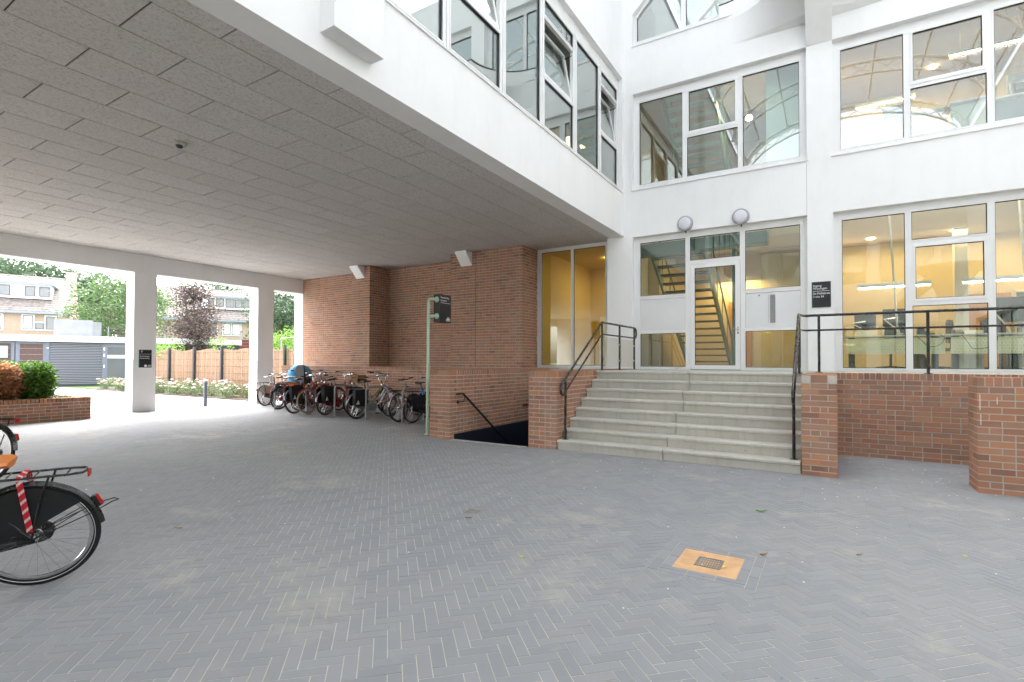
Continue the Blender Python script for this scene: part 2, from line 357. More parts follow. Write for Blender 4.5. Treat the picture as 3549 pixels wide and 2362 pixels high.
# ---------------------------------------------------------------- ground and paving
HOLE = (-6.2, -4.53, 7.88, 12.4)                       # basement stair well
def ground_sheet():
    g = MB(); z = -0.03; F = 700
    x0, x1, y0, y1 = HOLE
    for a, b, c_, d in ((-F, x0, -F, F), (x1, F, -F, F), (x0, x1, -F, y0), (x0, x1, y1, F)):
        g.quad((a, c_, z), (b, c_, z), (b, d, z), (a, d, z))
    return g
struct('ground', ground_sheet(), 'grass')
g = MB()
for a, b, c_, d in ((-17.3, HOLE[0], -9, 12.6), (HOLE[1], 8, -9, 12.6), (HOLE[0], HOLE[1], -9, HOLE[2]), (HOLE[0], HOLE[1], HOLE[3], 12.6)):
    g.box(a, b, c_, d, -0.028, -0.0010)
pav = struct('paving', g, 'sand')
g = MB().quad((-60, -30, -0.012), (-17.3, -30, -0.012), (-17.3, 11.3, -0.012), (-60, 11.3, -0.012))
struct('forecourt', g, 'outdoor_paving')
# herringbone pavers, 45 degrees to the walls
PW, PN = 0.0705, 3; JT = 0.0042
BR = (-1.148, -0.43, 3.735, 4.40)                      # border around the big drain
SD = (-3.12, -2.97, 4.115, 4.275)                      # small drain
c45 = math.cos(R(45))
def clip(poly, nx, ny, d):
    out = []
    for i in range(len(poly)):
        a, b = poly[i], poly[(i+1) % len(poly)]; da = a[0]*nx+a[1]*ny-d; db = b[0]*nx+b[1]*ny-d
        if da >= 0: out.append(a)
        if da*db < 0: t_ = da/(da-db); out.append((a[0]+(b[0]-a[0])*t_, a[1]+(b[1]-a[1])*t_))
    return out
def area(p_): return 0.5*abs(sum(p_[i][0]*p_[(i+1) % len(p_)][1]-p_[(i+1) % len(p_)][0]*p_[i][1] for i in range(len(p_))))
def carve(polys, rect):
    x0, x1, y0, y1 = rect; out = []
    for poly in polys:
        xs = [p_[0] for p_ in poly]; ys = [p_[1] for p_ in poly]
        if max(xs) < x0 or min(xs) > x1 or max(ys) < y0 or min(ys) > y1: out.append(poly); continue
        for nx, ny, d in ((-1, 0, -x0), (1, 0, x1), (0, -1, -y0), (0, 1, y1)):
            q = clip(poly, nx, ny, d)
            if len(q) > 2 and area(q) > 0.0001: out.append(q)
            poly = clip(poly, -nx, -ny, -d)
            if len(poly) < 3: break
    return out
def pavers():
    out = []
    n_ = 190
    for a in range(-n_, n_):
        for b in range(-n_//2, n_//2):
            X0, Y0 = a+b*PN, a-b*PN
            cx = (X0*c45-Y0*c45)*PW-4; cy = (X0*c45+Y0*c45)*PW+4.5
            if not (-17.6 < cx < 4.6 and -1.6 < cy < 12.4): continue
            if cy < 0.2*(-cx)-1.0 or cx > 0.26*cy+0.9: continue
            for x, y, w, h in ((X0, Y0, PN, 1), (X0, Y0+1, 1, PN)):
                j = JT/2/PW
                rc = [(x+j, y+j), (x+w-j, y+j), (x+w-j, y+h-j), (x+j, y+h-j)]
                pl = [((u*c45-v*c45)*PW-4, (u*c45+v*c45)*PW+4.5) for u, v in rc]
                mx = sum(q[0] for q in pl)/4; my = sum(q[1] for q in pl)/4
                if my > 11.72 and mx < -6.5: continue
                if HOLE[0]-0.1 < mx < HOLE[1]+0.05 and my > 7.80: continue
                if -3.99 < mx < 0.06 and my > 8.05: continue
                if mx > 0.0 and my > 10.0: continue
                if mx > 1.45 and 7.95 < my < 8.33: continue
                for q in carve(carve([pl], BR), SD):
                    out.append((q, (sum(u[0] for u in q)/len(q), sum(u[1] for u in q)/len(q))))
    return out
PV = pavers()
PV.sort(key=lambda q: q[1][0]**2+q[1][1]**2)
def visible(mx, my):
    dx, dy = rt.x*mx+rt.y*my, fw.x*mx+fw.y*my
    return dy > 1.95 and abs(dx) < dy*1.0
def paver_mb(mb, pl, c_, ox=0, oy=0):
    dz = rnd.uniform(-0.0001, 0.0009); tx, ty = rnd.gauss(0, 0.0016), rnd.gauss(0, 0.0016); n = len(pl); vs = []
    for z in (0, 1):
        for q in pl:
            k = 1.0 if z == 0 else 0.993
            x, y = c_[0]+(q[0]-c_[0])*k, c_[1]+(q[1]-c_[1])*k
            vs.append((x-ox, y-oy, -0.02 if z == 0 else dz+tx*(x-c_[0])+ty*(y-c_[1])))
    mb.add(vs, [tuple(range(n, 2*n))]+[(i, (i+1) % n, n+(i+1) % n, n+i) for i in range(n)])
rest = MB(); k = 0
for pl, c_ in PV:
    if k < 296 and len(pl) == 4 and visible(*c_):
        mb = MB(); paver_mb(mb, pl, c_, c_[0], c_[1]); part('paver', mb, 'paver', pav, loc=(c_[0], c_[1], 0)); k += 1
    else: paver_mb(rest, pl, c_)
part('pavers', rest, 'paver', pav, kind='stuff')
# aligned border pavers round the big drain
def border(rect_out, rect_in):
    x0, x1, y0, y1 = rect_out; a0, a1, b0, b1 = rect_in
    def row(xa, xb, ya, yb, along):
        n = max(1, round((xb-xa if along == 'x' else yb-ya)/0.212))
        for i in range(n):
            if along == 'x': q = (xa+(xb-xa)*i/n+.002, xa+(xb-xa)*(i+1)/n-.002, ya+.002, yb-.002)
            else: q = (xa+.002, xb-.002, ya+(yb-ya)*i/n+.002, ya+(yb-ya)*(i+1)/n-.002)
            m_ = boxmesh(q[1]-q[0], q[3]-q[2], 0.03, 'paver')
            part('paver', None, None, pav, me=m_, loc=((q[0]+q[1])/2, (q[2]+q[3])/2, -0.0146+rnd.uniform(0, .001)))
    hx0, hx1 = (x0+a0)/2, (x1+a1)/2; hy0, hy1 = (y0+b0)/2, (y1+b1)/2
    row(x0, hx0, y0, y1, 'y'); row(hx0, a0, b0, b1, 'y'); row(a1, hx1, b0, b1, 'y'); row(hx1, x1, y0, y1, 'y')
    row(hx0, hx1, y0, hy0, 'x'); row(hx0, hx1, hy0, b0, 'x'); row(hx0, hx1, b1, hy1, 'x'); row(hx0, hx1, hy1, y1, 'x')
border(BR, (-1.0, -0.567, 3.85, 4.29))
def grate(name, label, x0, x1, y0, y1, n, z, par_mat, debris, dcol):
    t_ = thing(name, label, 'drain', ((x0+x1)/2, (y0+y1)/2, 0))
    part('pit', MB().box(x0, x1, y0, y1, z-0.02, z-0.008), 'hole_black', t_)
    f_ = MB(); w = 0.012
    f_.box(x0, x1, y0, y0+w, z-.01, z).box(x0, x1, y1-w, y1, z-.01, z).box(x0, x0+w, y0+w, y1-w, z-.01, z).box(x1-w, x1, y0+w, y1-w, z-.01, z)
    part('frame', f_, par_mat, t_)
    for i in range(n):
        a = x0+w+(x1-x0-2*w)*(i+0.5)/n
        part('bar', None, None, t_, me=boxmesh((x1-x0-2*w)/n*0.5, y1-y0-2*w, 0.006, par_mat), loc=(a, (y0+y1)/2, z-0.005))
    for i in range(3):
        b_ = y0+w+(y1-y0-2*w)*(i+0.7)/3.4
        part('cross_bar', None, None, t_, me=boxmesh(x1-x0-2*w, 0.008, 0.005, par_mat), loc=((x0+x1)/2, b_, z-0.005))
    return t_
t_ = thing('drain_surround', 'square patch of ochre mortar around a small grate, set in grey pavers', 'paving patch', (-0.78, 4.07, 0))
part('mortar_bed', MB().box(-1.0, -0.567, 3.85, 4.29, -0.02, -0.0004), 'ochre_mortar', t_)
grate('floor_drain', 'square grey floor drain grate in the middle of the ochre mortar patch', -0.872, -0.69, 3.967, 4.16, 9, 0.004, 'cast_iron', True, None)
grate('floor_drain', 'tiny floor drain grate set straight into the grey pavers, no ochre around it', SD[0]+.01, SD[1]-.01, SD[2]+.01, SD[3]-.01, 7, 0.002, 'galv', True, None)
def leaf(x, y, label, mat, s=0.03, a=0.0, curl=0.6):
    mb = MB(); n = 5; L = []
    for i in range(n+1):
        t_ = i/n; w = math.sin(math.pi*min(1, t_*1.05+0.02))*s*0.42; z = 0.003+curl*s*(t_-0.5)**2
        for q in (-1, 0, 1): L.append((x+math.cos(a)*(t_-.5)*2*s-math.sin(a)*w*q, y+math.sin(a)*(t_-.5)*2*s+math.cos(a)*w*q, z+abs(q)*s*0.12))
    mb.add(L, [(i*3+j, i*3+j+1, i*3+j+4, i*3+j+3) for i in range(n) for j in range(2)])
    o = single('fallen_leaf', label, 'leaf', mb, mat, base=(x, y, 0))
    so_ = o.modifiers.new('thick', 'SOLIDIFY'); so_.thickness = 0.0015
leaf(-0.602, 5.713, 'bright green leaf lying on the pavers between the stairs and the ochre patch', 'leaf_green', 0.05, 0.4, 1.2)
leaf(-4.936, 2.376, 'curled brown leaf lying beside the wheel of the bike with orange saddle', 'leaf_brown', 0.035, 0.5)
leaf(-2.014, 3.419, 'flat straw yellow leaf on the open pavers', 'leaf_yellow', 0.028, 0.1)
leaf(-2.947, 3.995, 'olive dry leaf lying just in front of the tiny drain grate', 'leaf_brown', 0.036, 0.6)
leaf(0.176, 4.845, 'pale brown twig-like leaf on the pavers towards the brick niche', 'leaf_brown', 0.03, 0.8)
leaf(-0.454, 4.46, 'dry leaf at the back corner of the ochre drain patch', 'leaf_brown', 0.04, 0.9)
leaf(-0.69+.02, 4.03, 'yellow leaf lying on the grate inside the ochre patch', 'leaf_yellow', 0.03, 1.2, 0.2)
leaf(0.866, 5.246, 'small ochre leaf on pavers in front of the right brick block', 'leaf_yellow', 0.025, 2.2)
lt = MB(); rl = random.Random(21)
for i in range(170):
    if i < 34: x, y = rl.gauss(1.1, .35), rl.gauss(8.4, .5)
    elif i < 70: x, y = rl.uniform(-4, 2), rl.uniform(6.6, 7.85)
    else: x, y = rl.uniform(-8, 1.2), rl.uniform(2.2, 8)
    if 1.40 < x and 7.9 < y < 8.4 or (x < .07 and y > 7.88) or y > 9.9: continue
    s_ = rl.uniform(.002, .0075); a = rl.uniform(0, 6.28); pts = [(x+s_*rl.uniform(.6, 1.4)*math.cos(a+k*1.257), y+s_*rl.uniform(.6, 1.4)*math.sin(a+k*1.257)) for k in range(5)]
    lt.prism(pts, 2, .0, .0035)
o = part('grit', lt, 'print_white'); tag(o, 'tiny pale crumbs and specks scattered over the grey pavers', 'grit', kind='stuff')
# ---------------------------------------------------------------- brickwork
SL, HL, JB, BH, CP = 0.208, 0.099, 0.0132, 0.0635, 0.0773
def face(axis, a0, a1, plane, out, z0, rows, start='free', end='free', par=0, ztop=None, rs=None):
    B = []; rs = rs or rnd
    for r_ in range(rows):
        p_ = (r_+par) % 2; a, e = a0, a1; items = []; tail = None
        if start == 'other': a += (HL if p_ == 0 else SL)+JB
        if end == 'other': e -= (HL if p_ == 0 else SL)+JB
        if start == 'own':
            w, d = (SL, HL) if p_ == 0 else (HL, SL); items.append((a, w, d)); a += w+JB
        if end == 'own':
            w, d = (SL, HL) if p_ == 0 else (HL, SL); tail = (e-w, w, d); e -= w+JB
        if start == 'free' and p_ == 1: items.append((a, HL, HL)); a += HL+JB
        while e-a > 0.045:
            w = HL if rs.random() < 0.27 else SL
            if w > e-a: w = e-a
            elif e-a-w-JB < 0.045: w = e-a if e-a < 0.24 else w
            items.append((a, w, HL)); a += w+JB
        if tail: items.append(tail)
        z = z0+r_*CP; hh = BH
        if ztop and z+hh > ztop: hh = ztop-z
        if hh < 0.01: continue
        for (s_, w, d) in items:
            pl = plane+out*rs.uniform(-0.0012, 0.0018); c0, c1 = sorted((pl, pl-out*d))
            if axis == 'x': B.append(((s_+w/2, (c0+c1)/2, z+hh/2), (w, c1-c0, hh)))
            else: B.append((((c0+c1)/2, s_+w/2, z+hh/2), (c1-c0, w, hh)))
    return B
def coping(axis, a0, a1, plane, out, z0, depth=0.21, h=0.10, w=0.0655, pitch=None):
    B = []; n = max(1, round((a1-a0+JB)/(w+JB))); p_ = (a1-a0+JB)/n
    for i in range(n):
        s_ = a0+i*p_; ww = p_-JB; pl = plane+out*rnd.uniform(-0.001, 0.002); c0, c1 = sorted((pl, pl-out*depth)); hz = h+rnd.uniform(-.001, .001)
        if axis == 'x': B.append(((s_+ww/2, (c0+c1)/2, z0+hz/2), (ww, c1-c0, hz)))
        else: B.append((((c0+c1)/2, s_+ww/2, z0+hz/2), (c1-c0, ww, hz)))
    return B
def lay(root, B, mat='brick', n=292):
    B = sorted(B, key=lambda b: b[0][0]**2+b[0][1]**2+(b[0][2]-1.49)**2)
    rest = MB()
    for i, (c_, s_) in enumerate(B):
        if i < n: part('brick', None, None, root, me=boxmesh(*[round(q, 2) if q > .3 else round(q, 3) for q in s_], mat), loc=c_)
        else: rest.box(c_[0]-s_[0]/2, c_[0]+s_[0]/2, c_[1]-s_[1]/2, c_[1]+s_[1]/2, c_[2]-s_[2]/2, c_[2]+s_[2]/2)
    if rest.v: part('bricks', rest, mat, root, kind='stuff')
Z0 = -0.0115; ROWS = 16; ZC = Z0+ROWS*CP; IN = 0.0045       # coping starts at ZC
TOP = ZC+0.10
def core(root, *boxes):
    mb = MB()
    for b in boxes: mb.box(*b)
    return part('mortar', mb, 'mortar', root)
# wall at the right of the stairs, with its pier end
t_ = thing('brick_pier', 'narrow brick pier wall ending the right side of the entrance stairs', 'wall', (-0.14, 7.92, 0))
core(t_, (-0.345+IN, 0.065-IN, 7.92+IN, 9.9, -0.02, TOP-IN))
B = face('x', -0.345, 0.066, 7.92, -1, Z0, ROWS, 'own', 'own')
B += face('y', 7.92, 9.93, 0.066, 1, Z0, ROWS, 'other', 'free') + face('y', 7.92, 9.93, -0.345, -1, Z0, ROWS, 'other', 'free')
B += [((-0.345+0.05, 8.03, ZC+.05), (0.10, 0.21, 0.10)), ((-0.139, 7.97, ZC+.05), (0.188, 0.10, 0.10)), ((0.016, 8.03, ZC+.05), (0.10, 0.21, 0.10))]
B += coping('y', 8.15, 9.92, 0.066, 1, ZC, 0.411)
lay(t_, B)
# terrace wall under the office windows
t_ = thing('terrace_wall', 'recessed low brick wall carrying the black railing beneath the office windows', 'wall', (0.7, 9.95, 0))
core(t_, (-0.345, 4.2, 9.95+IN, 10.16, -0.02, TOP-IN))
B = face('x', 0.068, 3.2, 9.95, -1, Z0, ROWS) + coping('x', -0.34, 4.2, 9.95, -1, ZC)
lay(t_, B)
# brick block on the right
t_ = thing('brick_parapet', 'free standing brick parapet at the right with white drip marks on its corner', 'wall', (1.43, 7.92, 0))
core(t_, (1.43+IN, 4.2, 7.92+IN, 8.36, -0.02, TOP-IN))
B = face('x', 1.43, 3.2, 7.92, -1, Z0, ROWS, 'own') + face('y', 7.92, 8.37, 1.43, -1, Z0, ROWS, 'other')
B += coping('x', 1.43, 3.2, 7.92, -1, ZC) + coping('x', 1.43, 3.2, 8.16, -1, ZC)
lay(t_, B)
for (x, z0_, z1_) in ((1.452, 0.95, 1.13), (1.458, 0.78, 0.90), (1.60, 1.02, 1.10)):
    part('paint_drip', MB().box(x, x+0.007, 7.9135, 7.92, z0_, z1_), 'print_white', t_)
# wall between the stairs and the basement well
t_ = thing('stair_side_wall', 'brick wall with a pier end between the entrance stairs and the basement steps', 'wall', (-4.26, 7.9, 0))
core(t_, (-4.53+IN, -3.985-IN, 7.90+IN, 12.2, -0.02, TOP-IN))
B = face('x', -4.53, -3.985, 7.90, -1, Z0, ROWS, 'own', 'own') + face('y', 7.90, 12.2, -3.985, 1, Z0, ROWS, 'other') + face('y', 7.90, 12.2, -4.53, -1, Z0, ROWS, 'other')
B += [((-4.53+.065, 7.95, ZC+.05), (0.13, .10, .10)), ((-4.288, 7.95, ZC+.05), (0.205, .10, .10)), ((-4.13, 7.95, ZC+.05), (0.09, .10, .10)), ((-4.035, 7.95, ZC+.05), (0.10, .10, .10))]
B += coping('y', 8.012, 12.2, -3.985, 1, ZC, 0.26) + coping('y', 8.012, 12.2, -4.53, -1, ZC, 0.26)
lay(t_, B)
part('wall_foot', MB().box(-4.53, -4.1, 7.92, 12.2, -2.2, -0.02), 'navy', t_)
# low wall at the left of the basement steps
t_ = thing('basement_wall', 'low brick wall with handrail along the left side of the basement steps', 'wall', (-6.45, 7.8, 0))
core(t_, (-6.70+IN, -6.20-IN, 7.80+IN, 12.5, -0.02, TOP-IN))
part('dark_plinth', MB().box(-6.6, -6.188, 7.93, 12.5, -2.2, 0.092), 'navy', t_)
B = face('x', -6.70, -6.20, 7.80, -1, Z0, ROWS, 'own', 'own') + face('y', 7.80, 12.5, -6.20, 1, Z0, ROWS, 'other')
B += [((-6.60, 7.905, ZC+.05), (.2, .21, .1)), ((-6.39, 7.905, ZC+.05), (.2, .21, .1)), ((-6.24, 7.905, ZC+.05), (.08, .21, .1))] + coping('y', 8.03, 12.5, -6.20, 1, ZC, 0.49)
lay(t_, B)
# big brick wall of the passage
YP, YR = 11.70, 12.55; P1 = (-13.43, -12.59); P2 = (-9.29, -6.90); CEIL = 4.57
t_ = thing('passage_wall', 'tall red brick side wall of the covered passage with two projecting piers', 'wall', (-12, 11.7, 0))
core(t_, (-17.1, -6.70, YP+IN, 12.9, -0.02, TOP-IN), (-17.1, -6.9-IN, YR+IN, 12.9, TOP-IN, CEIL-.005), (P1[0]+IN, P1[1]-IN, YP+IN, 12.6, TOP-IN, CEIL-.005), (P2[0]+IN, P2[1]-IN, YP+IN, 12.6, TOP-IN, CEIL-.005))
B = face('x', -17.1, -6.71, YP, -1, Z0, ROWS) + coping('x', -17.1, -6.71, YP, -1, ZC)
ZU = TOP+JB; NU = 42
for a, b in ((-17.1, P1[0]), (P1[1], P2[0])): B += face('x', a, b, YR, -1, ZU, NU, ztop=CEIL-.004)
B += face('x', P1[0], P1[1], YP, -1, ZU, NU, 'own', 'own', ztop=CEIL-.004) + face('y', YP, YR, P1[1], 1, ZU, NU, 'other', 'free', ztop=CEIL-.004)
B += face('x', P2[0], -8.418, YP, -1, ZU, NU, 'own', 'free', ztop=CEIL-.004) + face('x', -8.406, P2[1], YP, -1, ZU, NU, 'free', 'own', par=1, ztop=CEIL-.004)
# keep the corner bond of the second pier in step
B += face('y', YP, 12.5, P2[1], 1, ZU, NU, 'other', 'free', par=1, ztop=CEIL-.004)
lay(t_, B)
part('expansion_joint', MB().box(-8.4165, -8.4075, YP+.001, YP+.05, ZU, CEIL-.01), 'joint_dark', t_)
for nm, X, lab in (('wedge_lamp', -13.02, 'white wedge shaped lamp at the top of the narrow brick pier'), ('wedge_lamp', -8.73, 'white wedge shaped lamp at the top of the wide brick pier')):
    l_ = thing(nm, lab, 'lamp', (X, YP, 4.2))
    part('housing', MB().prism([(YP, 4.555), (YP-.30, 4.555), (YP-.28, 4.50), (YP, 4.18)], 0, X-.19, X+.19), 'lamp_white', l_)
    part('bracket', MB().box(X-.06, X+.06, YP-.2, YP-.02, 4.555, 4.568), 'galv', l_)
# planter at the passage mouth
t_ = thing('brick_planter', 'low brick planter with plants at the far mouth of the passage', 'planter', (-16.6, 4.0, 0))
core(t_, (-16.2-.21, -16.2-IN, -3.0, 5.66-IN, -.02, .455), (-18.6, -16.4, 5.66-.2, 5.66-IN, -.02, .455))
B = face('y', -2.0, 5.66, -16.2, 1, Z0, 6, 'free', 'own') + face('x', -18.6, -16.2, 5.66, 1, Z0, 6, 'free', 'other')
B += coping('y', -2.0, 5.66, -16.2, 1, Z0+6*CP) + coping('x', -18.6, -16.42, 5.66, 1, Z0+6*CP)
lay(t_, B)
part('soil', MB().box(-18.5, -16.38, -3, 5.47, .2, .50), 'soil', t_)
# ---------------------------------------------------------------- stairs and railings
LAND = 1.32; NST = 8; RI = LAND/NST; TR = 0.247; YS = 7.92
t_ = thing('entrance_stairs', 'wide flight of pale concrete steps up to the white entrance door', 'stairs', (-2.2, 7.92, 0))
for i in range(NST):
    y0 = YS+TR*i-0.02; y1 = y0+TR+0.05 if i < NST-1 else 9.95; zt = RI*(i+1); zb = RI*i-0.002 if i else -0.02
    xm = (-2.178, -2.112)[0 if i in (0, 1, 3, 5, 7) else 1]+rnd.uniform(-.01, .01)
    for a, b in ((-3.972, xm-.005), (xm+.005, -0.358)):
        mb = MB(); prof = [(y0+.026, zb), (y0+.018, zt-.052), (y0, zt-.044), (y0, zt-.012), (y0+.012, zt), (y1, zt), (y1, zb)]
        mb.prism(prof, 0, a, b); part('step', mb, 'step_concrete', t_)
mb = MB().box(-3.985, 4.2, 9.951, 12.6, 1.0, LAND)
# landing behind the top step
o = part('landing', MB().box(-3.985, 0.06, 9.952, 12.6, 1.1, LAND-.002).box(-0.34, 4.2, 10.165, 12.6, 1.1, LAND-.004), 'concrete', t_)
def flange(mb, x, y, z, r=0.055): mb.lathe([(r, 0), (r, .006), (r*.5, .010)], (x, y, z), seg=16)
def post(root, x, y, z0, z1, r=0.021):
    mb = MB(); mb.tube([(x, y, z0), (x, y, z1)], r, 12); flange(mb, x, y, z0); return part('post', mb, 'black_paint', root, True)
XL = -3.885
t_ = thing('stair_railing', 'black tube railing on the left of the stairs with glass panels along the landing', 'railing', (XL, 8.05, .165))
post(t_, XL, 8.05, .166, 1.18); post(t_, XL, 9.71, LAND, 2.28); post(t_, XL, 10.72, LAND, 2.275); post(t_, XL, 11.69, LAND, 2.275)
lo = [(XL, 9.71, 2.28), (XL, 8.02, 1.19)] ; lp = [(XL, 9.71, 2.28), (XL, 8.10, 1.235), (XL, 7.98, 1.15), (XL, 7.89, 1.075), (XL, 7.865, 1.02), (XL, 7.88, .965), (XL, 7.94, .925), (XL, 8.0, .93), (XL, 8.045, .975)]
part('handrail', MB().tube(lp, .021, 10), 'black_paint', t_, True)
part('lower_rail', MB().tube([(XL, 9.71, 2.045), (XL, 8.06, .985)], .016, 10), 'black_paint', t_, True)
hr = [(XL, 9.71, 2.28), (XL, 11.72, 2.28), (XL, 11.80, 2.255), (XL, 11.835, 2.19), (XL, 11.835, 2.12), (XL, 11.80, 2.06), (XL, 11.72, 2.045)]
part('handrail', MB().tube(hr, .021, 10), 'black_paint', t_, True)
part('lower_rail', MB().tube([(XL, 9.71, 2.045), (XL, 11.72, 2.045)], .016, 10), 'black_paint', t_, True)
for a, b in ((9.76, 10.67), (10.77, 11.64)):
    part('glass_panel', MB().box(XL-.004, XL+.004, a, b, 1.38, 1.99), 'glass_clear', t_)
for yy in (9.75, 10.68, 10.76, 11.65):
    for zz in (1.52, 1.86):
        part('clamp', MB().lathe([(.018, -.016), (.018, .016)], (XL, yy, zz), (1, 0, 0), 12), 'steel', t_, True)
XR = -0.444
t_ = thing('stair_railing', 'black tube handrail on the right of the stairs', 'railing', (XR, 8.1, .165))
post(t_, XR, 8.10, .166, 1.2); post(t_, XR, 9.62, LAND, 2.24)
lp = [(XR, 9.62, 2.275), (XR, 9.46, 2.24), (XR, 8.17, 1.245), (XR, 8.04, 1.14), (XR, 7.965, 1.06), (XR, 7.955, 1.0), (XR, 7.985, .95), (XR, 8.05, .935), (XR, 8.095, .98)]
part('handrail', MB().tube(lp, .021, 10), 'black_paint', t_, True); part('lower_rail', MB().tube([(XR, 9.6, 2.03), (XR, 8.11, .99)], .016, 10), 'black_paint', t_, True)
YQ = 10.0
t_ = thing('terrace_railing', 'black two-bar railing standing on the brick terrace wall before the office', 'railing', (1.2, YQ, TOP))
part('handrail', MB().tube([(XR, 9.64, 2.275), (XR+.04, 9.9, 2.276), (-.36, YQ, 2.277), (4.0, YQ, 2.279)], .022, 10), 'black_paint', t_, True)
part('lower_rail', MB().tube([(XR, 9.64, 2.03), (XR+.04, 9.9, 2.031), (-.36, YQ, 2.031), (4.0, YQ, 2.032)], .016, 10), 'black_paint', t_, True)
for x in (-.172, 1.253, 2.68): post(t_, x, YQ, TOP+.002, 2.27)
# basement steps
t_ = thing('basement_steps', 'dark steps going down to the basement between two brick walls', 'stairs', (-5.35, 7.9, 0))
part('kerb', MB().box(-6.18, -4.54, 7.80, 7.885, -.1, .006), 'concrete', t_)
for i in range(11):
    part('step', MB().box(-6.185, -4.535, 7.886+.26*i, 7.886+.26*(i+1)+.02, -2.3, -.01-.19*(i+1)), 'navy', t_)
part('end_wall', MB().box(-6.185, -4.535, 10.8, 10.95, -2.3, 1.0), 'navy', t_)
t_ = thing('basement_handrail', 'black bar handrail sloping down the brick wall into the basement', 'handrail', (-6.2, 8.0, .8))
XH = -6.10
part('rail', MB().tube([(XH, 7.88, .868), (XH, 8.08, .868), (XH, 9.75, -.33), (XH, 11, -1.25)], .022, 10), 'black_matt', t_, True)
for yy, zz in ((8.14, .80), (9.3, -.03)):
    mb = MB().tube([(XH, yy, zz), (XH, yy-.04, zz-.09), (-6.2, yy-.1, zz-.1)], .008, 8).lathe([(.032, 0), (.032, .008)], (-6.2, yy-.1, zz-.1), (1, 0, 0), 14)
    part('bracket', mb, 'black_matt', t_, True)
t_ = thing('basement_handrail', 'short end of a second black handrail peeking from behind the pier wall', 'handrail', (-4.6, 8.0, .8))
part('rail', MB().tube([(-4.63, 7.90, .72), (-4.63, 8.1, .72), (-4.63, 9.75, -.46)], .022, 10), 'black_matt', t_, True)
part('bracket', MB().tube([(-4.63, 8.15, .67), (-4.53, 8.15, .6)], .008, 8), 'black_matt', t_, True)
# ---------------------------------------------------------------- wall and window builders
def V(axis, a, d, z): return (a, d, z) if axis == 'x' else (d, a, z)
def bx(mb, axis, a0, a1, d0, d1, z0, z1):
    d0, d1 = sorted((d0, d1))
    return mb.box(a0, a1, d0, d1, z0, z1) if axis == 'x' else mb.box(d0, d1, a0, a1, z0, z1)
def grid_fill(a0, a1, z0, z1, holes):
    zs = sorted({z0, z1, *[h[2] for h in holes], *[h[3] for h in holes]}); out = []
    zs = [z for z in zs if z0 <= z <= z1]
    for lo_, hi in zip(zs, zs[1:]):
        zm = (lo_+hi)/2; xs = sorted([(max(a0, h[0]), min(a1, h[1])) for h in holes if h[2] < zm < h[3]]); c_ = a0
        for s_, e in xs:
            if s_ > c_: out.append((c_, s_, lo_, hi))
            c_ = max(c_, e)
        if c_ < a1: out.append((c_, a1, lo_, hi))
    return out
def wall(mb, axis, plane, back, a0, a1, z0, z1, holes):
    for q in grid_fill(a0, a1, z0, z1, holes): bx(mb, axis, q[0], q[1], plane, back, q[2], q[3])
    return mb
def window(root, axis, plane, inn, rect, panes, sashes=(), panels=(), depth=0.07, glass='glass', name='window', vents=True, openings=()):
    """plane: front of the frame; inn: +1/-1 direction into the room"""
    a0, a1, z0, z1 = rect; mb = MB(); ps = [p_[:4] for p_ in panes]
    for q in grid_fill(a0, a1, z0, z1, ps+list(panels)+list(openings)): bx(mb, axis, q[0], q[1], plane, plane+inn*depth, q[2], q[3])
    # outer profile lip and mullion ribs
    wn = part(name, mb, 'alu_white', root)
    for (p0, p1, q0, q1) in ps:
        g_ = MB(); w = 0.010; d0, d1 = plane+inn*.012, plane+inn*.03
        bx(g_, axis, p0, p1, d0, d1, q1-w, q1); bx(g_, axis, p0, p1, d0, d1, q0, q0+w)
        bx(g_, axis, p0, p0+w, d0, d1, q0+w, q1-w); bx(g_, axis, p1-w, p1, d0, d1, q0+w, q1-w)
        part('gasket', g_, 'gasket', wn)
        g_ = MB()
        for q in grid_fill(p0-.024, p1+.024, q0-.024, q1+.024, [(p0, p1, q0, q1)]): bx(g_, axis, q[0], q[1], plane-inn*.009, plane+inn*.004, q[2], q[3])
        part('glazing_bead', g_, 'alu_white', wn)
        g_ = MB(); bx(g_, axis, p0, p1, plane+inn*.03, plane+inn*.038, q0, q1); part('pane', g_, glass, wn)
    for (p0, p1, q0, q1) in panels:
        g_ = MB(); bx(g_, axis, p0+.004, p1-.004, plane+inn*.012, plane+inn*.05, q0+.004, q1-.004); part('panel', g_, 'panel_grey', wn)
    for (p0, p1, q0, q1), (s0, s1, r0, r1) in sashes:      # raised opening frame round a pane
        g_ = MB()
        for q in grid_fill(p0, p1, q0, q1, [(s0, s1, r0, r1)]): bx(g_, axis, q[0], q[1], plane-inn*.014, plane+inn*.01, q[2], q[3])
        part('sash', g_, 'alu_white', wn)
    if vents:
        for (p0, p1, q0, q1) in ps+list(panels):
            g_ = MB()
            for s_ in (p0+.03, p1-.10): bx(g_, axis, s_, s_+.055, plane-inn*.003, plane+inn*.001, q0-.045, q0-.036)
            part('drain_cap', g_, 'lamp_white', wn)
    return wn
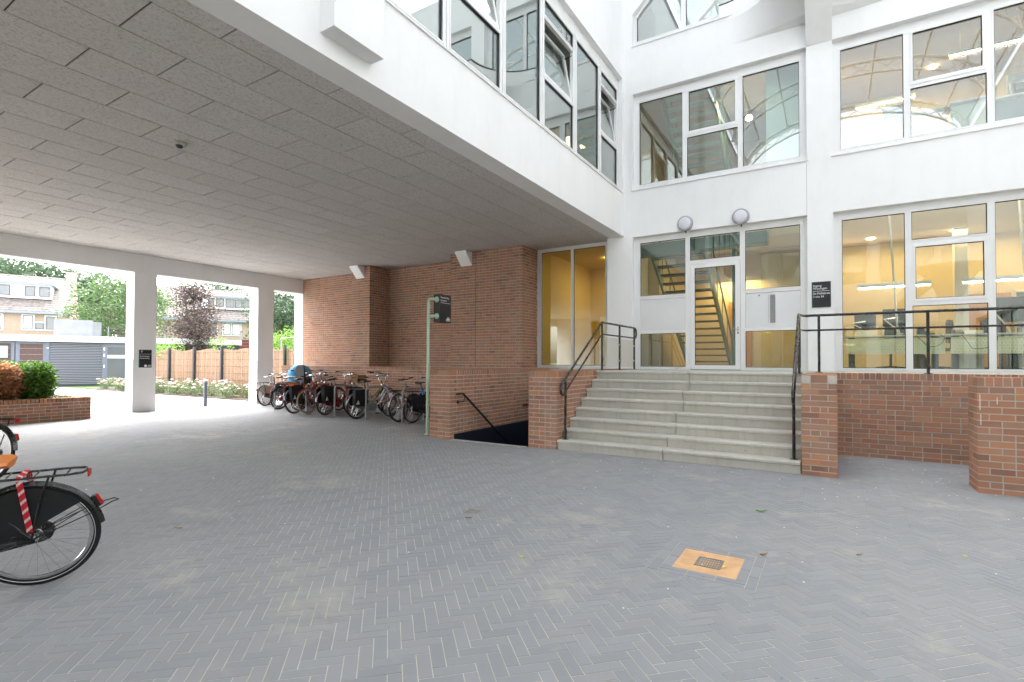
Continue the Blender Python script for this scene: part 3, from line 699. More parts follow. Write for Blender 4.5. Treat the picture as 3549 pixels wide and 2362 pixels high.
# ---------------------------------------------------------------- north building with the entrance
YF, YW = 12.2, 12.335
nb = thing('entrance_building', 'white plastered building with big windows and glazed entrance above the stairs', 'building', (-0.2, 12.2, LAND))
BAYS = [(-4.095, -0.405), (0.055, 3.745)]
H0, H1 = LAND+.012, 4.522; F0, F1 = 5.675, 8.019; G0, G1 = 9.21, 11.4
holes = [(a, b, H0-.2, H1) for a, b in BAYS]+[(a, b, F0, F1) for a, b in BAYS]+[(a, b, G0, G1) for a, b in BAYS]
mb = MB(); wall(mb, 'x', YF, 12.62, -4.745, 5.8, LAND-.3, 12.6, holes)
part('facade', mb, 'plaster', nb)
part('cladding_seam', MB().box(-.409, -.405, YF-.002, YF+.01, 4.53, 5.6), 'joint_dark', nb)
# slanted corner of the top floor opening
part('slanted_head', MB().prism([(-4.094, 10.0), (-4.094, G1-.001), (-2.6, G1-.001)], 1, YF+.004, 12.6), 'plaster', nb)
# entrance front: three bays with door
gl = [(-3.943, -2.874, 3.088, 4.384), (-3.943, -2.874, 1.381, 2.176), (-2.771, -1.703, 3.841, 4.384), (-1.596, -.537, 3.088, 4.384), (-1.596, -.537, 1.381, 2.176)]
pn = [(-3.943, -2.874, 2.253, 3.006), (-1.596, -.537, 2.253, 3.006)]
window(nb, 'x', YW, 1, (-4.095, -.405, LAND, H1), gl, panels=pn, openings=[(-2.768, -1.695, LAND, 3.757)])
# the door leaf
dr = MB()
for q in grid_fill(-2.762, -1.70, LAND+.008, 3.751, [(-2.667, -1.802, 1.425, 3.655)]): dr.box(q[0], q[1], YW-.012, YW+.05, q[2], q[3])
door = part('door', dr, 'alu_white', nb)
g_ = MB(); x0, x1, z0, z1 = -2.667, -1.802, 1.425, 3.655; w = .008
g_.box(x0, x1, YW, YW+.02, z1-w, z1).box(x0, x1, YW, YW+.02, z0, z0+w).box(x0, x0+w, YW, YW+.02, z0+w, z1-w).box(x1-w, x1, YW, YW+.02, z0+w, z1-w)
part('gasket', g_, 'gasket', door); part('pane', MB().box(x0, x1, YW+.02, YW+.028, z0, z1), 'glass', door)
part('threshold', MB().box(-2.765, -1.70, YW-.03, YW+.05, LAND-.001, LAND+.007), 'gasket', nb)
for zz in (1.5, 2.3, 2.95, 3.25):
    part('hinge', MB().tube([(-2.772, YW-.025, zz), (-2.772, YW-.025, zz+.17)], .011, 8), 'alu_white', door, True)
part('handle', MB().tube([(-1.745, YW-.012, 2.235), (-1.745, YW-.06, 2.235), (-1.84, YW-.062, 2.237)], .010, 8).box(-1.765, -1.725, YW-.018, YW-.012, 2.12, 2.28), 'steel', door, True)
part('lock', MB().lathe([(.014, 0), (.014, .012)], (-1.745, YW-.012, 2.14), (0, -1, 0), 12), 'black_matt', door, True)
part('door_stop', MB().lathe([(.035, 0), (.035, .02), (.02, .04)], (-3.05, YW-.06, LAND), seg=14), 'steel', nb, True)
# bell panel
bp_ = part('bell_panel', MB().box(-1.135, -1.0, YW+.004, YW+.013, 2.325, 2.955), 'panel_grey', nb)
for i in range(17):
    zz = 2.345+i*.0355
    f_ = MB(); x0, x1, z0, z1 = -1.105, -1.01, zz, zz+.027
    f_.box(x0, x1, YW-.001, YW+.004, z0, z0+.007).box(x0, x1, YW-.001, YW+.004, z1-.007, z1).box(x0, x0+.007, YW-.001, YW+.004, z0+.007, z1-.007).box(x1-.007, x1, YW-.001, YW+.004, z0+.007, z1-.007)
    part('name_plate', f_, 'black_matt', bp_)
    part('bell_button', MB().lathe([(.006, 0), (.006, .004)], (-1.135, YW+.004, zz+.013), (0, -1, 0), 8), 'black_matt', bp_)
part('speaker', MB().lathe([(.032, 0), (.032, .004)], (-1.30, YW+.012, 2.85), (0, -1, 0), 16), 'panel_grey', nb, True)
part('door_camera', MB().lathe([(.014, 0), (.012, .008)], (-1.325, YW+.012, 2.94), (0, -1, 0), 12), 'black_matt', nb, True)
# office and stairwell windows
def three(X, sill, top, tsill, ttop, sashlow, glass='glass', ground=False):
    a0, a1 = X; s_ = a0-0.055
    g1 = (s_+.197, s_+1.214, sill, top); g3 = (s_+2.50, s_+3.56, sill, top)
    return g1, g3
for i, (a, b) in enumerate(BAYS[1:]):
    s_ = a-.055
    P_ = [(s_+.197, s_+1.214, 1.384, 4.365), (s_+1.314, s_+2.396, 3.826, 4.368), (s_+1.37, s_+2.35, 2.705, 3.69), (s_+1.32, s_+2.398, 1.38, 2.575), (s_+2.50, s_+3.56, 1.384, 4.365)]
    window(nb, 'x', YW, 1, (a, b, LAND, H1), P_, sashes=[((s_+1.331, s_+2.398, 2.655, 3.747), P_[2])])
for i, (a, b) in enumerate(BAYS):
    s_ = a-.055
    P_ = [(s_+.19, s_+1.215, 5.813, 7.83), (s_+1.36, s_+2.36, 6.865, 7.79), (s_+1.32, s_+2.415, 5.812, 6.73), (s_+2.517, s_+3.61, 5.813, 7.83)]
    window(nb, 'x', YW, 1, (a, b, F0, F1), P_, sashes=[((s_+1.322, s_+2.40, 6.80, 7.85), P_[1])], glass='glass' if i == 0 else 'glass_mid')
    part('sill', MB().box(a-.03, b+.03, YF-.03, YW+.01, F0-.03, F0-.004), 'alu_white', nb)
    P_ = [(s_+.13, s_+1.19, 9.366, 11.2), (s_+1.30, s_+2.4, 9.366, 11.2), (s_+2.5, s_+3.55, 9.366, 11.2)]
    if i == 0: P_[0] = (s_+.13, s_+1.19, 9.366, 11.2)
    window(nb, 'x', YW, 1, (a, b, G0, G1), P_, glass='glass_upper', vents=False)
    part('sill', MB().box(a-.03, b+.03, YF-.03, YW+.01, G0-.03, G0-.004), 'alu_white', nb)
part('slanted_frame', MB().prism([(-4.05, 9.93), (-4.05, 10.02), (-2.75, 11.38), (-2.65, 11.38)], 1, YW-.02, YW+.05), 'alu_white', nb)
# fan shaped balcony with flared underside
def fan():
    Lc = []; cx, cy, r_ = -2.06, 10.98, 1.22
    for i in range(15):
        a = R(91-91*i/14); Lc.append((cx+r_*math.cos(a)*1.0, cy+r_*math.sin(a)))
    Lc[0] = (-2.10, 12.199)
    mir = [(-.35-x, y) for x, y in reversed(Lc)]
    return Lc+mir
fc = fan(); n = len(fc); mb = MB()
lowx = [(-1.957+(i/(n-1))*(1.607+1.957), 12.199) for i in range(n)]
def ring(k, z): return [(lx*(1-k)+x*k, ly*(1-k)+y*k, z) for (x, y), (lx, ly) in zip(fc, lowx)]
vs = [(x, y, 9.094) for x, y in fc]+ring(.22, 8.56)+ring(0.0, 8.51)+[(x, y, 9.48) for x, y in fc]
mb.add(vs[:2*n], [(i, i+1, n+i+1, n+i) for i in range(n-1)])
bal = part('fan_balcony', mb, 'plaster', nb, True)
part('lip', MB().add(vs[n:3*n], [(i, i+1, n+i+1, n+i) for i in range(n-1)]), 'plaster', bal, True)
part('parapet', MB().add(vs[:n]+vs[3*n:], [(i+1, i, n+i, n+i+1) for i in range(n-1)]), 'plaster', bal, True)
part('balcony_floor', MB().add(vs[3*n:], [tuple(range(n))]), 'concrete', bal)
part('parapet_cap', MB().tube([(x, y+.02, 9.5) for x, y in fc], .025, 6), 'black_matt', bal)
part('corbel_rib', MB().prism([(YF+.01, 8.015), (YF-.015, 8.02), (11.22, 8.98), (11.22, 9.3), (YF+.01, 9.3)], 0, -.405, .055), 'plaster', nb)
# round lamps
for x, z, lab in ((-2.842, 4.678, 'round grey bulkhead lamp above the left edge of the door'), (-1.663, 4.668, 'round grey bulkhead lamp above the right edge of the door')):
    l_ = thing('bulkhead_lamp', lab, 'lamp', (x, YF, z))
    part('rim', MB().lathe([(.175, 0), (.178, .03), (.168, .075), (.140, .085)], (x, YF, z), (0, -1, 0), 32), 'lamp_rim', l_, True)
    part('diffuser', MB().lathe([(.138, .08), (.12, .10), (.08, .112), (.02, .116)], (x, YF, z), (0, -1, 0), 32), 'lamp_glass', l_, True)
    part('cable_gland', MB().tube([(x+.01, YF-.03, z-.17), (x+.02, YF-.01, z-.22)], .012, 8), 'black_matt', l_, True)
# house number sign
t_ = thing('entrance_sign', 'black plate with white lettering on the white pilaster beside the door', 'sign', (-.16, YF, 2.87))
part('board', MB().box(-.326, .002, YF-.018, YF-.003, 2.612, 3.13), 'sign_black', t_)
part('edge', MB().box(-.334, -.326, YF-.020, YF-.002, 2.610, 3.132), 'sign_edge', t_)
for s_, z, sz in (('Ingang', 3.03, .062), ('Woningen', 2.975, .062), ('De Melkfabriek', 2.875, .058), ('2 t/m 34', 2.81, .058)):
    put_text(s_, sz, 'print_white', t_, (-.308, YF-.0195, z), (1, 0, 0), (0, 0, 1), .82 if len(s_) > 10 else .95)
part('rule', MB().box(-.308, -.02, YF-.0205, YF-.018, 2.94, 2.946), 'print_white', t_)
# window of the yellow room beside the brick wall
yr = thing('side_window', 'tall two pane window looking into a yellow lit room beside the brick wall', 'window', (-5.8, 12.5, TOP))
window(yr, 'x', 12.47, 1, (-6.88, -4.60, TOP-.01, 4.568), [(-6.745, -5.86, 1.40, 4.47), (-5.785, -4.9, 1.40, 4.47)], name='frame')
part('sill_course', MB().box(-6.2, -4.535, 11.9, 12.47, 1.0, TOP-.012), 'mortar', yr)
# ---------------------------------------------------------------- west wing over the passage
XB, XWN = -4.31, -4.425
wb = thing('bridge_wing', 'white plastered wing spanning the passage with a row of windows', 'building', (XB, 6, 4.56))
W0, W1 = 5.63, 8.43
mb = MB(); wall(mb, 'y', XB, -4.66, -9.0, 12.199, 4.56, 12.6, [(4.12, 12.1, W0, W1), (-8.5, 3.2, W0, W1)])
part('facade', mb, 'plaster', wb)
part('pilaster', MB().box(XB+.001, -4.105, 3.33, 3.99, 4.765, 12.5), 'plaster', wb)
part('sill', MB().box(XB-.1, XB+.025, 4.1, 12.1, W0-.028, W0-.003), 'alu_white', wb)
mul = [4.12, 5.45, 6.86, 8.18, 9.585, 10.91, 12.1]
def wing_window(a, b, openable, ang=10):
    g0, g1 = a+.075, b-.075; zt = 8.13
    if not openable:
        return window(wb, 'y', XWN, -1, (a, b, W0, W1), [(g0, g1, 5.79, zt)], glass='glass_upper')
    wn = window(wb, 'y', XWN, -1, (a, b, W0, W1), [(g0, g1, 5.79, 6.665), (g0, g1, 7.85, zt)], glass='glass_upper', openings=[(g0, g1, 6.73, 7.79)])
    # tilted sash: hinged at its foot, top leaning into the room
    q = Matrix.Rotation(R(-ang), 3, 'Y'); o_ = Vector((XWN-.03, 0, 6.74))
    sm = MB(); L = 1.04; ym = (g0+g1)/2; wd = g1-g0-.02
    def pc(cy, cz, sy, sz, th=.05): sm.obox(o_+q@Vector((0, 0, cz))+Vector((0, cy, 0)), (th, sy, sz), q)
    pc(ym, .03, wd, .06); pc(ym, L-.03, wd, .06); pc(g0+.04, L/2, .06, L-.12); pc(g1-.04, L/2, .06, L-.12)
    sh = part('sash', sm, 'alu_white', wn)
    pm = MB().obox(o_+q@Vector((0, 0, L/2))+Vector((0, ym, 0)), (.008, wd-.12, L-.12), q); part('pane', pm, 'glass_upper', sh)
    part('stay_arm', MB().tube([(XWN-.02, g1-.03, 7.70), (XWN-.12, g1-.05, 7.66), (o_+q@Vector((0, 0, L-.1))+Vector((0, g1-.05, 0)))], .009, 6), 'black_matt', sh)
    return wn
for i in range(6): wing_window(mul[i]+.012, mul[i+1]-.012, i in (1, 3, 5))
part('mullion_caps', MB(), None, wb) if False else None
for y in mul[1:-1]: part('mullion', MB().box(XWN-.06, XWN+.02, y-.0115, y+.0115, W0+.001, W1-.001), 'alu_white', wb)
for i in range(8):
    a = -8.5+i*1.4625; window(wb, 'y', XWN, -1, (a, a+1.4624, W0, W1), [(a+.08, a+1.38, 5.79, 8.13)], glass='glass_upper', vents=False)
# wing interior and back, roof
sh = MB()
sh.box(-9.2, -9.0, -9, 12.55, 4.95, 12.4).box(-9.0, -4.67, -9, 12.5, 8.6, 8.9).box(-9.0, -4.67, 12.56, 12.7, 4.7, 12.4).box(-9, -4.67, -9.2, -9.01, 4.7, 12.4)
part('inner_walls', sh, 'plaster_in', wb)
part('inner_floor', MB().box(-17.5, -4.67, -9, 12.9, 4.66, 4.94), 'floor_grey', wb)
part('roof', MB().box(-17.7, -4.30, -9.3, 12.9, 12.61, 12.8), 'roof_box', wb)
part('outer_wall', MB().box(-17.65, -17.55, -9, 12.9, 4.6, 12.6), 'plaster', wb)
# soffit strip and ceiling boards
part('soffit_edge', MB().box(-4.66, XB-.001, -9.0, 12.199, 4.558, 4.64), 'plaster', wb) if False else None
ce = thing('passage_ceiling', 'grey wood wool board ceiling of the passage', 'ceiling', (-10.8, 6, CEIL))
part('backing', MB().box(-17.1, -4.662, -9, 12.9, 4.584, 4.65), 'joint_dark', ce)
PX, PY, GP = 0.6235, 1.216, 0.0065
i = 0; x1 = -4.665; x0 = -4.955
while x1 > -17.05:
    off = 2.70 if i % 2 == 0 else 2.11
    y = off-PY*3
    while y < 12.54:
        a, b = max(y, -0.9), min(y+PY, 12.545)
        if b-a > .05:
            part('ceiling_board', None, None, ce, me=boxmesh(x1-x0-2*GP, b-a-2*.0085, .02, 'woodwool'), loc=((x0+x1)/2, (a+b)/2, CEIL+.01+rnd.uniform(-.001, .001)))
        y += PY
    i += 1; x1 = x0; x0 = max(x0-PX, -17.08)
part('plain_boards', MB().box(-17.08, -4.665, -9, -.91, CEIL, CEIL+.02), 'woodwool', ce)
# far frame of the passage: beam and columns
XC = -17.085
cf = thing('passage_frame', 'white beam and square columns framing the far mouth of the passage', 'colonnade', (XC, 7.2, 0))
part('beam', MB().box(XC-.50, XC, -9, 12.9, 4.05, 4.60), 'plaster', cf)
for y0, y1 in ((6.953, 7.537), (10.74, 11.33), (12.545, 12.9), (2.9, 3.48), (-1.0, -.42)):
    cl = part('column', MB().box(XC-.50, XC-.002, y0, y1, 0, 4.049), 'plaster', cf)
    if y0 < 12 and y0 > 2:
        for yy in (y0, y1):
            s_ = 1 if yy == y1 else -1
            part('corner_guard', MB().box(XC-.03, XC+.002, min(yy, yy+s_*.004), max(yy, yy+s_*.004), .02, 1.51), 'galv', cl)
t_ = thing('direction_sign', 'black plate with arrow and pictograms on the white column', 'sign', (XC, 7.25, 1.54))
part('board', MB().box(XC, XC+.012, 7.09, 7.418, 1.285, 1.804), 'sign_black', t_)
part('edge', MB().box(XC, XC+.014, 7.083, 7.0895, 1.283, 1.806), 'sign_edge', t_)
xs = XC+.0145
put_text('Parkeergarage', .052, 'print_white', t_, (xs, 7.105, 1.60), (0, 1, 0), (0, 0, 1), .86)
put_text('Fietsenstalling', .052, 'print_white', t_, (xs, 7.105, 1.54), (0, 1, 0), (0, 0, 1), .86)
part('rule', MB().box(XC+.012, xs, 7.105, 7.405, 1.675, 1.680), 'print_white', t_)
part('arrow', MB().prism([(7.135, 1.765), (7.16, 1.785), (7.185, 1.765), (7.185, 1.755), (7.164, 1.77), (7.164, 1.715), (7.156, 1.715), (7.156, 1.77), (7.135, 1.755)], 0, XC+.012, xs), 'print_white', t_)
part('parking_mark', MB().lathe([(.036, 0), (.036, .003)], (XC+.012, 7.26, 1.335), (1, 0, 0), 20), 'print_white', t_)
def bike_mark(root, o_, ux, s_):
    o_ = Vector(o_); ux = Vector(ux); uz = Vector((0, 0, 1)); nn = ux.cross(uz)
    def q(a, b): return o_+ux*a*s_+uz*b*s_
    mb = MB(); w = .07*s_
    for cx in (-.55, .55): mb.tube([q(cx+.36*math.cos(R(k*30)), .36*math.sin(R(k*30))) for k in range(12)], w, 5, closed=True)
    mb.tube([q(-.55, 0), q(-.2, .55), q(.35, .6), q(.55, 0)], w*.8, 5).tube([q(-.2, .55), q(0, 0), q(.35, .6)], w*.8, 5).tube([q(-.55, 0), q(0, 0)], w*.8, 5).tube([q(.35, .6), q(.3, .85), q(.5, .88)], w*.8, 5).tube([q(-.2, .55), q(-.25, .75), q(-.4, .76)], w*.8, 5).tube([q(-.25, .75), q(-.08, .76)], w, 5)
    return part('bicycle_mark', mb, 'print_white', root)
bike_mark(t_, (xs, 7.36, 1.325), (0, 1, 0), .05)
# green pole with hanging sign box
t_ = thing('sign_pole', 'mint green pipe pole carrying a black box sign at the low brick wall', 'sign', (-7.03, 8.12, 0))
px_, py_ = -7.02, 8.12
part('pole', MB().tube([(px_-.02, py_, 0), (px_, py_, 2.70), (px_+.005, py_, 2.745), (px_+.04, py_, 2.765), (-6.90, py_, 2.765), (-6.87, 8.15, 2.76), (-6.865, 8.195, 2.76)], .030, 14), 'pole_green', t_, True)
part('arm', MB().tube([(px_, py_, 2.42), (-6.91, py_, 2.42), (-6.88, 8.15, 2.42), (-6.875, 8.195, 2.42)], .030, 14), 'pole_green', t_, True)
for z in (2.76, 2.42): part('flange', MB().lathe([(.058, 0), (.058, .012), (.034, .02)], (-6.87, 8.199, z), (0, -1, 0), 20), 'pole_green', t_, True)
for z, r_ in ((2.42, .036), (2.62, .036), (2.33, .036)): part('collar', MB().tube([(px_, py_, z-.05), (px_, py_, z+.05)], r_, 14), 'pole_green', t_, True)
part('base_plate', MB().lathe([(.07, 0), (.07, .01)], (px_-.02, py_, 0), seg=16), 'pole_green', t_)
part('sign_box', MB().box(-6.953, -6.786, 8.2, 8.555, 2.296, 2.867), 'sign_black', t_)
xs = -6.7845
put_text('Fietsenstalling', .055, 'print_white', t_, (xs, 8.215, 2.785), (0, 1, 0), (0, 0, 1), .88)
put_text('bewoners', .055, 'print_white', t_, (xs, 8.215, 2.725), (0, 1, 0), (0, 0, 1), .88)
part('rule', MB().box(-6.786, xs, 8.215, 8.535, 2.69, 2.696), 'print_white', t_)
bike_mark(t_, (xs, 8.46, 2.345), (0, 1, 0), .07)
# dome camera on the ceiling
t_ = thing('dome_camera', 'small dome security camera with black eye on the passage ceiling', 'camera', (-7.80, 3.71, CEIL))
part('housing', MB().lathe([(.02, -.075), (.045, -.072), (.068, -.05), (.082, -.015), (.084, 0)], (-7.8, 3.71, CEIL-.001), seg=24), 'cam_body', t_, True)
part('eye', MB().lathe([(.006, -.098), (.03, -.092), (.045, -.075), (.05, -.055)], (-7.785, 3.69, CEIL), seg=20), 'dome_black', t_, True)
# ---------------------------------------------------------------- rooms behind the glass
LF = 0.086
def lamp_light(name, parent, loc, energy, size, color, rot=(0, 0, 0), kind='AREA', spot=None):
    ld = bpy.data.lights.new(name, kind); ld.energy = energy*LF; ld.color = color
    if kind == 'AREA': ld.shape = 'RECTANGLE'; ld.size, ld.size_y = size
    elif kind == 'SPOT': ld.spot_size = R(spot); ld.spot_blend = .6; ld.shadow_soft_size = .06
    else: ld.shadow_soft_size = size[0]
    o = bpy.data.objects.new(name, ld); COL.objects.link(o); o.parent = parent
    o.location = Vector(loc)-OFF[parent.name]; o.rotation_euler = rot; return o
WARM = (1.0, 0.68, 0.30); SOFT = (1.0, 0.84, 0.62)
M('tread_pale', (0.30, 0.42, 0.38), 0.5, 0.05)
rm = thing('lobby_room', 'warm lit stair lobby behind the glazed entrance', 'room', (-2.4, 15, LAND))
part('wall_left', MB().box(-4.73, -4.63, 12.63, 18.6, 1.3, 12.5), 'plaster_in', rm)
part('partition', MB().box(-1.22, -.21, 12.9, 12.95, 5.3, 8.74), 'partition_green', rm)
part('wall_back', MB().box(-4.73, -.1, 18.5, 18.6, 1.3, 12.5), 'wall_warm', rm)
part('wall_right', MB().box(-.20, -.10, 12.63, 18.5, 1.3, 12.5), 'plaster_in', rm)
part('lobby_floor', MB().box(-4.73, -.1, 12.6, 18.6, 1.22, LAND-.006), 'floor_grey', rm)
part('lobby_ceiling', MB().box(-4.63, -.2, 12.63, 18.5, 8.75, 9.05), 'ceil_board', rm)
part('upper_floor', MB().box(-4.63, -.2, 16.6, 18.5, 5.15, 5.4), 'plaster_in', rm)
part('elevator_door', MB().box(-2.9, -2.2, 18.46, 18.5, LAND, 3.5), 'orange_panel', rm)
part('corridor_wall', MB().box(-4.62, -4.3, 15.2, 18.5, 1.32, 4.6), 'wall_warm', rm)
def flight(label, x0, x1, y0, y1, z0, n, rise, tm='tread_green'):
    t_ = thing('steel_stair', label, 'stairs', ((x0+x1)/2, y0, z0)); dy = (y1-y0)/n
    for i in range(1, n+1):
        yc = y0+dy*(i-.5); part('tread', None, None, t_, me=boxmesh(x1-x0, abs(dy)*1.12, .04, tm), loc=((x0+x1)/2, yc, z0+rise*i))
    for x in (x0-.03, x1+.03):
        d = Vector((0, y1-y0, rise*n)).normalized(); nrm = Vector((0, -d.z, d.y))*.15*(1 if d.y > 0 else -1)
        a = Vector((x, y0, z0)); b = Vector((x, y1, z0+rise*n))
        part('stringer', MB().beam(a-Vector((0, 0, .02)), b-Vector((0, 0, .02)), .05, .26), 'stair_green', t_)
        part('handrail', MB().tube([a+Vector((0, 0, .95)), b+Vector((0, 0, .95))], .022, 8), 'stair_green', t_, True)
        for k in range(0, n+1, 3):
            q = a+(b-a)*(k/n); part('baluster', MB().tube([q, q+Vector((0, 0, .95))], .014, 6), 'stair_green', t_)
    return t_
s1 = flight('green steel open tread stair seen through the glazed entrance door', -3.9, -2.68, 17.4, 13.15, LAND, 16, .193)
part('top_landing', MB().box(-4.6, -1.2, 12.75, 13.12, 4.17, 4.44), 'stair_green', s1)
part('landing_rail', MB().tube([(-4.55, 12.8, 5.2), (-1.25, 12.8, 5.2)], .02, 8).tube([(-4.55, 12.8, 4.8), (-1.25, 12.8, 4.8)], .012, 8), 'stair_green', s1)
part('hanger_post', MB().box(-2.12, -2.0, 14.0, 14.1, LAND, 5.2), 'stair_green', s1)
flight('upper green steel stair flight seen through the first floor window', -3.7, -2.5, 17.2, 13.6, 5.4, 16, .19, 'tread_pale')
t_ = thing('ceiling_downlight', 'round lit downlight under the green stair landing', 'lamp', (-3.55, 13.9, 4.35))
part('disc', MB().lathe([(.12, 0), (.12, .02)], (-3.2, 14.1, 4.30), seg=20), 'warm_light', t_)
lamp_light('downlight', t_, (-4.15, 13.35, 4.1), 90, None, WARM, (0, R(-18), 0), 'SPOT', 75)
lamp_light('downlight', t_, (-2.6, 15.6, 4.9), 28, (1.2, 1.2), WARM)
lamp_light('downlight', t_, (-2.6, 18.0, 4.2), 95, (1.2, .8), WARM)
t_ = thing('wall_lamp', 'small bright lamp high on the stairwell wall of the first floor', 'lamp', (-1.8, 15, 8.0))
part('globe', MB().lathe([(.03, -.06), (.08, -.03), (.085, .02), (.05, .07)], (-1.78, 14.6, 7.85), seg=16), 'warm_light', t_, True)
lamp_light('globe_light', t_, (-1.9, 14.4, 8.2), 50, (1.0, 1.0), WARM)
# yellow room
rm = thing('yellow_room', 'yellow painted room behind the tall window beside the brick wall', 'room', (-5.8, 14, TOP))
part('wall_left', MB().box(-7.0, -6.9, 12.55, 17, 1.2, 4.6), 'wall_yellow', rm)
part('wall_back', MB().box(-7.0, -4.74, 16.2, 16.3, 1.2, 4.6), 'wall_yellow', rm)
part('wall_right', MB().box(-4.745, -4.735, 12.63, 16.2, 1.2, 4.6), 'wall_yellow', rm)
part('room_floor', MB().box(-6.9, -4.75, 12.55, 16.2, 1.15, 1.3), 'floor_grey', rm)
part('room_ceiling', MB().box(-6.9, -4.75, 12.56, 16.2, 4.6, 4.65), 'wall_yellow', rm)
part('inner_door', MB().box(-6.55, -5.85, 16.16, 16.198, 1.3, 3.0), 'door_white', rm)
part('door_lintel', MB().box(-6.2, -5.6, 16.14, 16.19, 3.05, 3.5), 'ceil_board', rm)
for x0, x1, z0, z1 in ((-5.5, -5.2, 2.2, 2.9), (-5.1, -4.8, 1.5, 2.0), (-5.1, -4.8, 2.25, 2.9)):
    part('cabinet', MB().box(x0, x1, 15.9, 16.19, z0, z1), 'bronze', rm)
t_ = thing('room_lamp', 'ceiling lamp washing the wall of the yellow room', 'lamp', (-5.6, 14.6, 4.55))
part('disc', MB().lathe([(.12, 0), (.12, .03)], (-5.6, 14.6, 4.56), seg=20), 'warm_light', t_)
lamp_light('room_light', t_, (-5.3, 15.0, 4.5), 44, (.6, .6), (1.0, .70, .18))
# ground floor office
rm = thing('office_room', 'warm lit ground floor office behind the big windows', 'room', (3.5, 15, LAND))
part('wall_left', MB().box(-.095, -.005, 12.63, 18.6, 1.3, 5.2), 'wall_warm', rm)
part('wall_back', MB().box(-.1, 8.3, 17.4, 17.5, 1.3, 5.2), 'wall_warm', rm)
part('wall_right', MB().box(8.2, 8.3, 12.63, 17.4, 1.3, 12.5), 'plaster_in', rm)
part('office_floor', MB().box(0, 8.2, 12.62, 17.4, 1.22, LAND), 'floor_grey', rm)
part('office_ceiling', MB().box(0, 8.2, 12.63, 17.4, 4.75, 5.0), 'wall_warm', rm)
part('inner_column', MB().box(2.55, 2.8, 16.2, 16.45, LAND, 4.75), 'panel_grey', rm)
part('orange_screen', MB().box(2.9, 3.7, 16.9, 16.95, LAND, 3.2), 'orange_panel', rm)
for i in range(4):
    part('wall_picture', MB().box(.35+i*.28, .53+i*.28, 17.37, 17.398, 2.05, 2.5), 'paper', rm)
def tube_lamp(label, x0, x1, y, z, warm=False):
    t_ = thing('pendant_tube_lamp', label, 'lamp', ((x0+x1)/2, y, z))
    part('housing', MB().box(x0, x1, y-.045, y+.045, z+.005, z+.075), 'fixture_blue', t_)
    part('tube', MB().tube([(x0+.02, y-.015, z-.008), (x1-.02, y-.015, z-.008)], .016, 8), 'warm_light' if warm else 'tube_light', t_)
    for x in (x0+.2, x1-.2): part('suspension', MB().tube([(x, y, z+.07), (x, y, z+1.1)], .002, 5), 'arm_silver', t_)
    lamp_light('tube_glow', t_, ((x0+x1)/2, y, z-.05), 36, (x1-x0, .1), SOFT)
tube_lamp('suspended tube lamp over the first office desk, ending behind the window post', .51, 1.82, 14.0, 3.165)
tube_lamp('suspended tube lamp over the second office desk', 2.31, 3.65, 14.0, 3.165)
t_ = thing('office_downlight', 'recessed downlights warming the back wall of the office', 'lamp', (3, 16.4, 4.74))
for x in (.9, 2.6, 4.4, 6.2): part('disc', MB().lathe([(.09, 0), (.09, .02)], (x, 16.4, 4.73), seg=16), 'warm_light', t_)
lamp_light('back_glow', t_, (2.5, 16.3, 4.7), 165, (5, .8), WARM); lamp_light('front_fill', t_, (3.0, 13.0, 4.7), 60, (5, .4), SOFT)  # second light is an added fill for the desk fronts, no fixture there
def desk(label, x0, x1, y, group=None):
    t_ = thing('office_desk', label, 'desk', ((x0+x1)/2, y, LAND)); zt = LAND+.76
    part('top', MB().box(x0-.1, x1+.05, y+.02, y+.82, zt-.03, zt), 'desk_white', t_)
    part('modesty_panel', MB().box(x0, x1, y-.01, y+.012, 1.678, 2.008), 'desk_panel', t_)
    ho = MB()
    for i in range(int((x1-x0)/.055)-2):
        for j in range(5):
            cx, cz = x0+.07+i*.055+(j % 2)*.027, 1.72+j*.058
            ho.add([(cx-.006, y-.0115, cz-.006), (cx+.006, y-.0115, cz-.006), (cx+.006, y-.0115, cz+.006), (cx-.006, y-.0115, cz+.006)], [(0, 1, 2, 3)])
    part('perforation', ho, 'bronze', t_, kind='stuff')
    for x in (x0+.12, x1-.12):
        part('leg', MB().box(x-.06, x+.06, y+.3, y+.38, LAND+.04, zt-.03), 'desk_leg', t_); part('foot', MB().box(x-.04, x+.04, y+.02, y+.75, LAND, LAND+.04), 'desk_leg', t_)
    part('bracket', MB().box((x0+x1)/2-.05, (x0+x1)/2+.05, y+.012, y+.08, 1.9, zt-.03), 'desk_leg', t_)
    part('cable_tray', MB().box(x0+.1, x1-.1, y+.06, y+.2, zt-.12, zt-.09), 'galv', t_)
    return t_
d1 = desk('office desk with pale yellow perforated panel nearest the entrance side', .272, 1.976, 13.6)
d2 = desk('office desk with pale yellow perforated panel beside the first desk', 2.045, 3.75, 13.45)
def monitor(label, x0, x1, y, z0, z1):
    t_ = thing('monitor', label, 'monitor', ((x0+x1)/2, y, LAND+.76)); xm = (x0+x1)/2
    part('screen', MB().box(x0, x1, y, y+.05, z0, z1), 'plastic_black', t_)
    part('rear_case', MB().box(x0+.1, x1-.1, y-.05, y, z0+.06, z1-.08), 'plastic_black', t_)
    part('mount', MB().tube([(xm, y-.05, (z0+z1)/2), (xm-.25, y-.18, (z0+z1)/2-.04), (xm-.02, y-.05, LAND+.9), (xm+.02, y-.05, LAND+.76)], .018, 8), 'arm_silver', t_, True)
    part('clamp_base', MB().lathe([(.06, 0), (.06, .02)], (xm+.02, y-.05, LAND+.76), seg=14), 'arm_silver', t_)
monitor('black monitor on a silver arm on the first desk', .965, 1.49, 13.9, 2.28, 2.66)
monitor('black monitor on a silver arm on the second desk', 2.72, 3.2, 13.75, 2.30, 2.79)
